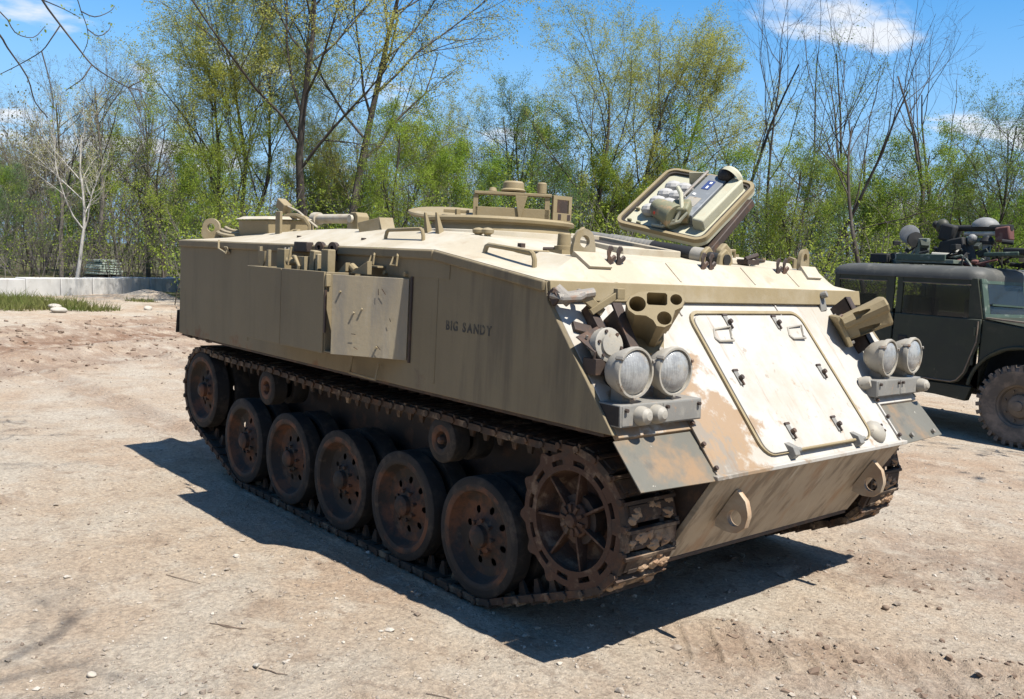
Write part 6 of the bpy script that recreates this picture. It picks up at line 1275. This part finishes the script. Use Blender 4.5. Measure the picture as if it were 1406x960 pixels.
# tree beside the photographer: trunk out of view, drooping twigs that reach in, crown that dapples the dirt
OT = empty('overhanging_tree', (2.5, -6.0, -0.03)); tag(OT, 'nearby tree whose thin budding twigs hang into the open sky', 'tree')
def in_view_or_shading(*pts):            # drops limbs inside the camera view or whose shadow would reach the carrier
    for p in pts:
        v = Vector(p) + Vector(OT.location) - Vector(CAM_LOC); z = v.dot(CF)
        if z > 0.3 and v.dot(CR) / z > -0.62 and v.dot(CU) / z < 0.46: return True
        w = Vector(p) + Vector(OT.location)
        if w.y - 0.055 * w.z > -1.5: return True
    return False
g = Grow(301); cc = C_(clear=in_view_or_shading, kids=[14, 9, 9], leaves=7.0, lspread=0.06, start=[0.52, 0.2, 0.15], ang=[62, 42, 44], ratio=[0.50, 0.45, 0.42], up=[0.0, 0.03, 0.03, 0.02])
g.grow((0, 0, -0.1), (0.0, 0.08, 1), 11.0, 0.20, 0, cc)
link('trunk', arrays_to_mesh('overhang_wood', np.vstack(g.V), np.vstack(g.F), 'bark_dark'), OT); V, F = leaf_quads(g.leaf, 0.026, 9); link('crown', arrays_to_mesh('overhang_leaves', V, F, 'leaf_green'), OT)
OB = {
 'a': [(-2.5, -4.4, 4.6), (-2.75, -3.2, 4.25), (-2.78, -2.47, 3.73), (-2.79, -2.38, 3.55), (-2.77, -2.26, 3.39), (-2.76, -2.15, 3.26), (-2.76, -2.04, 3.14), (-2.75, -1.92, 3.07), (-2.73, -1.78, 3.01), (-2.76, -1.69, 3.01), (-2.74, -1.56, 2.96)],
 'a2': [(-2.77, -2.26, 3.39), (-2.78, -2.32, 3.28), (-2.84, -2.37, 3.19), (-3.02, -2.46, 3.11), (-3.21, -2.57, 3.03), (-3.44, -2.72, 2.93)],
 'a3': [(-2.84, -2.37, 3.19), (-2.76, -2.34, 2.99), (-2.76, -2.31, 2.82), (-2.81, -2.29, 2.7)],
 'b': [(-2.5, -4.4, 4.6), (-2.6, -3.4, 3.9), (-2.57, -2.88, 3.4), (-2.5, -2.72, 3.19), (-2.55, -2.66, 3.12), (-2.53, -2.54, 2.94), (-2.57, -2.48, 2.78), (-2.58, -2.39, 2.68)],
 'c': [(-2.75, -3.2, 4.25), (-3.1, -2.5, 4.05), (-3.25, -2.07, 3.81), (-3.25, -1.98, 3.63), (-3.29, -1.92, 3.51), (-3.36, -1.9, 3.41), (-3.48, -1.92, 3.3)],
 'c2': [(-3.25, -1.98, 3.63), (-3.17, -1.9, 3.59), (-3.19, -1.78, 3.66), (-3.25, -1.72, 3.73)],
 'c3': [(-3.29, -1.92, 3.51), (-3.14, -1.88, 3.44), (-3.17, -1.79, 3.51), (-3.26, -1.75, 3.59)],
 'd': [(-2.6, -3.4, 3.9), (-2.2, -3.1, 3.4), (-2.06, -2.81, 3.25), (-2.07, -2.72, 3.14), (-2.08, -2.61, 3.13), (-2.13, -2.53, 3.22)],
 'e': [(-2.73, -1.78, 3.01), (-2.70, -1.74, 2.92), (-2.72, -1.70, 2.83)], 'e2': [(-2.76, -1.69, 3.01), (-2.72, -1.66, 2.92), (-2.72, -1.62, 2.84)], 'e3': [(-2.73, -1.78, 3.01), (-2.66, -1.70, 3.07), (-2.64, -1.66, 3.12)],
 'f': [(-2.76, -2.04, 3.14), (-2.70, -2.12, 3.02), (-2.72, -2.18, 2.96), (-2.77, -2.22, 2.92)], 'g': [(-2.79, -2.38, 3.55), (-2.9, -2.2, 3.54), (-3.0, -2.05, 3.52)]}
bl = []
for k, P in OB.items():
    P = [Vector(p) - Vector(OT.location) for p in P]; r0, r1 = (0.015, 0.0035) if k in 'ab' else (0.0055, 0.0022)
    n = len(P); fine = []
    for i in range(n - 1):                       # Catmull-Rom smoothing
        p0, p1, p2, p3 = P[max(i - 1, 0)], P[i], P[i + 1], P[min(i + 2, n - 1)]
        for t in (0, 0.33, 0.66): fine.append(0.5 * ((2 * p1) + (p2 - p0) * t + (2 * p0 - 5 * p1 + 4 * p2 - p3) * t * t + (3 * p1 - p0 - 3 * p2 + p3) * t ** 3))
    fine.append(P[-1]); m = len(fine)
    MB().tube(fine, [r0 + (r1 - r0) * (i / (m - 1)) ** (0.45 if k in 'ab' else 1) for i in range(m)], 6).build('hanging_branch', 'bark_dark', OT)
    rr = random.Random(hash(k) % 7 if False else ord(k[0]) + len(k))
    if k not in 'ab':
        for i in range(m // 2, m):
            for j in range(2): bl.append(np.array(fine[i]) + np.array([rr.gauss(0, 0.018) for _ in range(3)]))
V, F = leaf_quads(bl, 0.012, 12); tag(link('buds', arrays_to_mesh('buds', V, F, 'leaf_green'), OT), kind='stuff')
MB().tube([Vector(p) - Vector(OT.location) for p in ((2.5, -5.8, 5.2), (0.6, -5.4, 5.7), (-1.2, -4.9, 5.3), (-2.5, -4.4, 4.6))], [0.06, 0.05, 0.035, 0.024], 7).build('limb', 'bark_dark', OT)
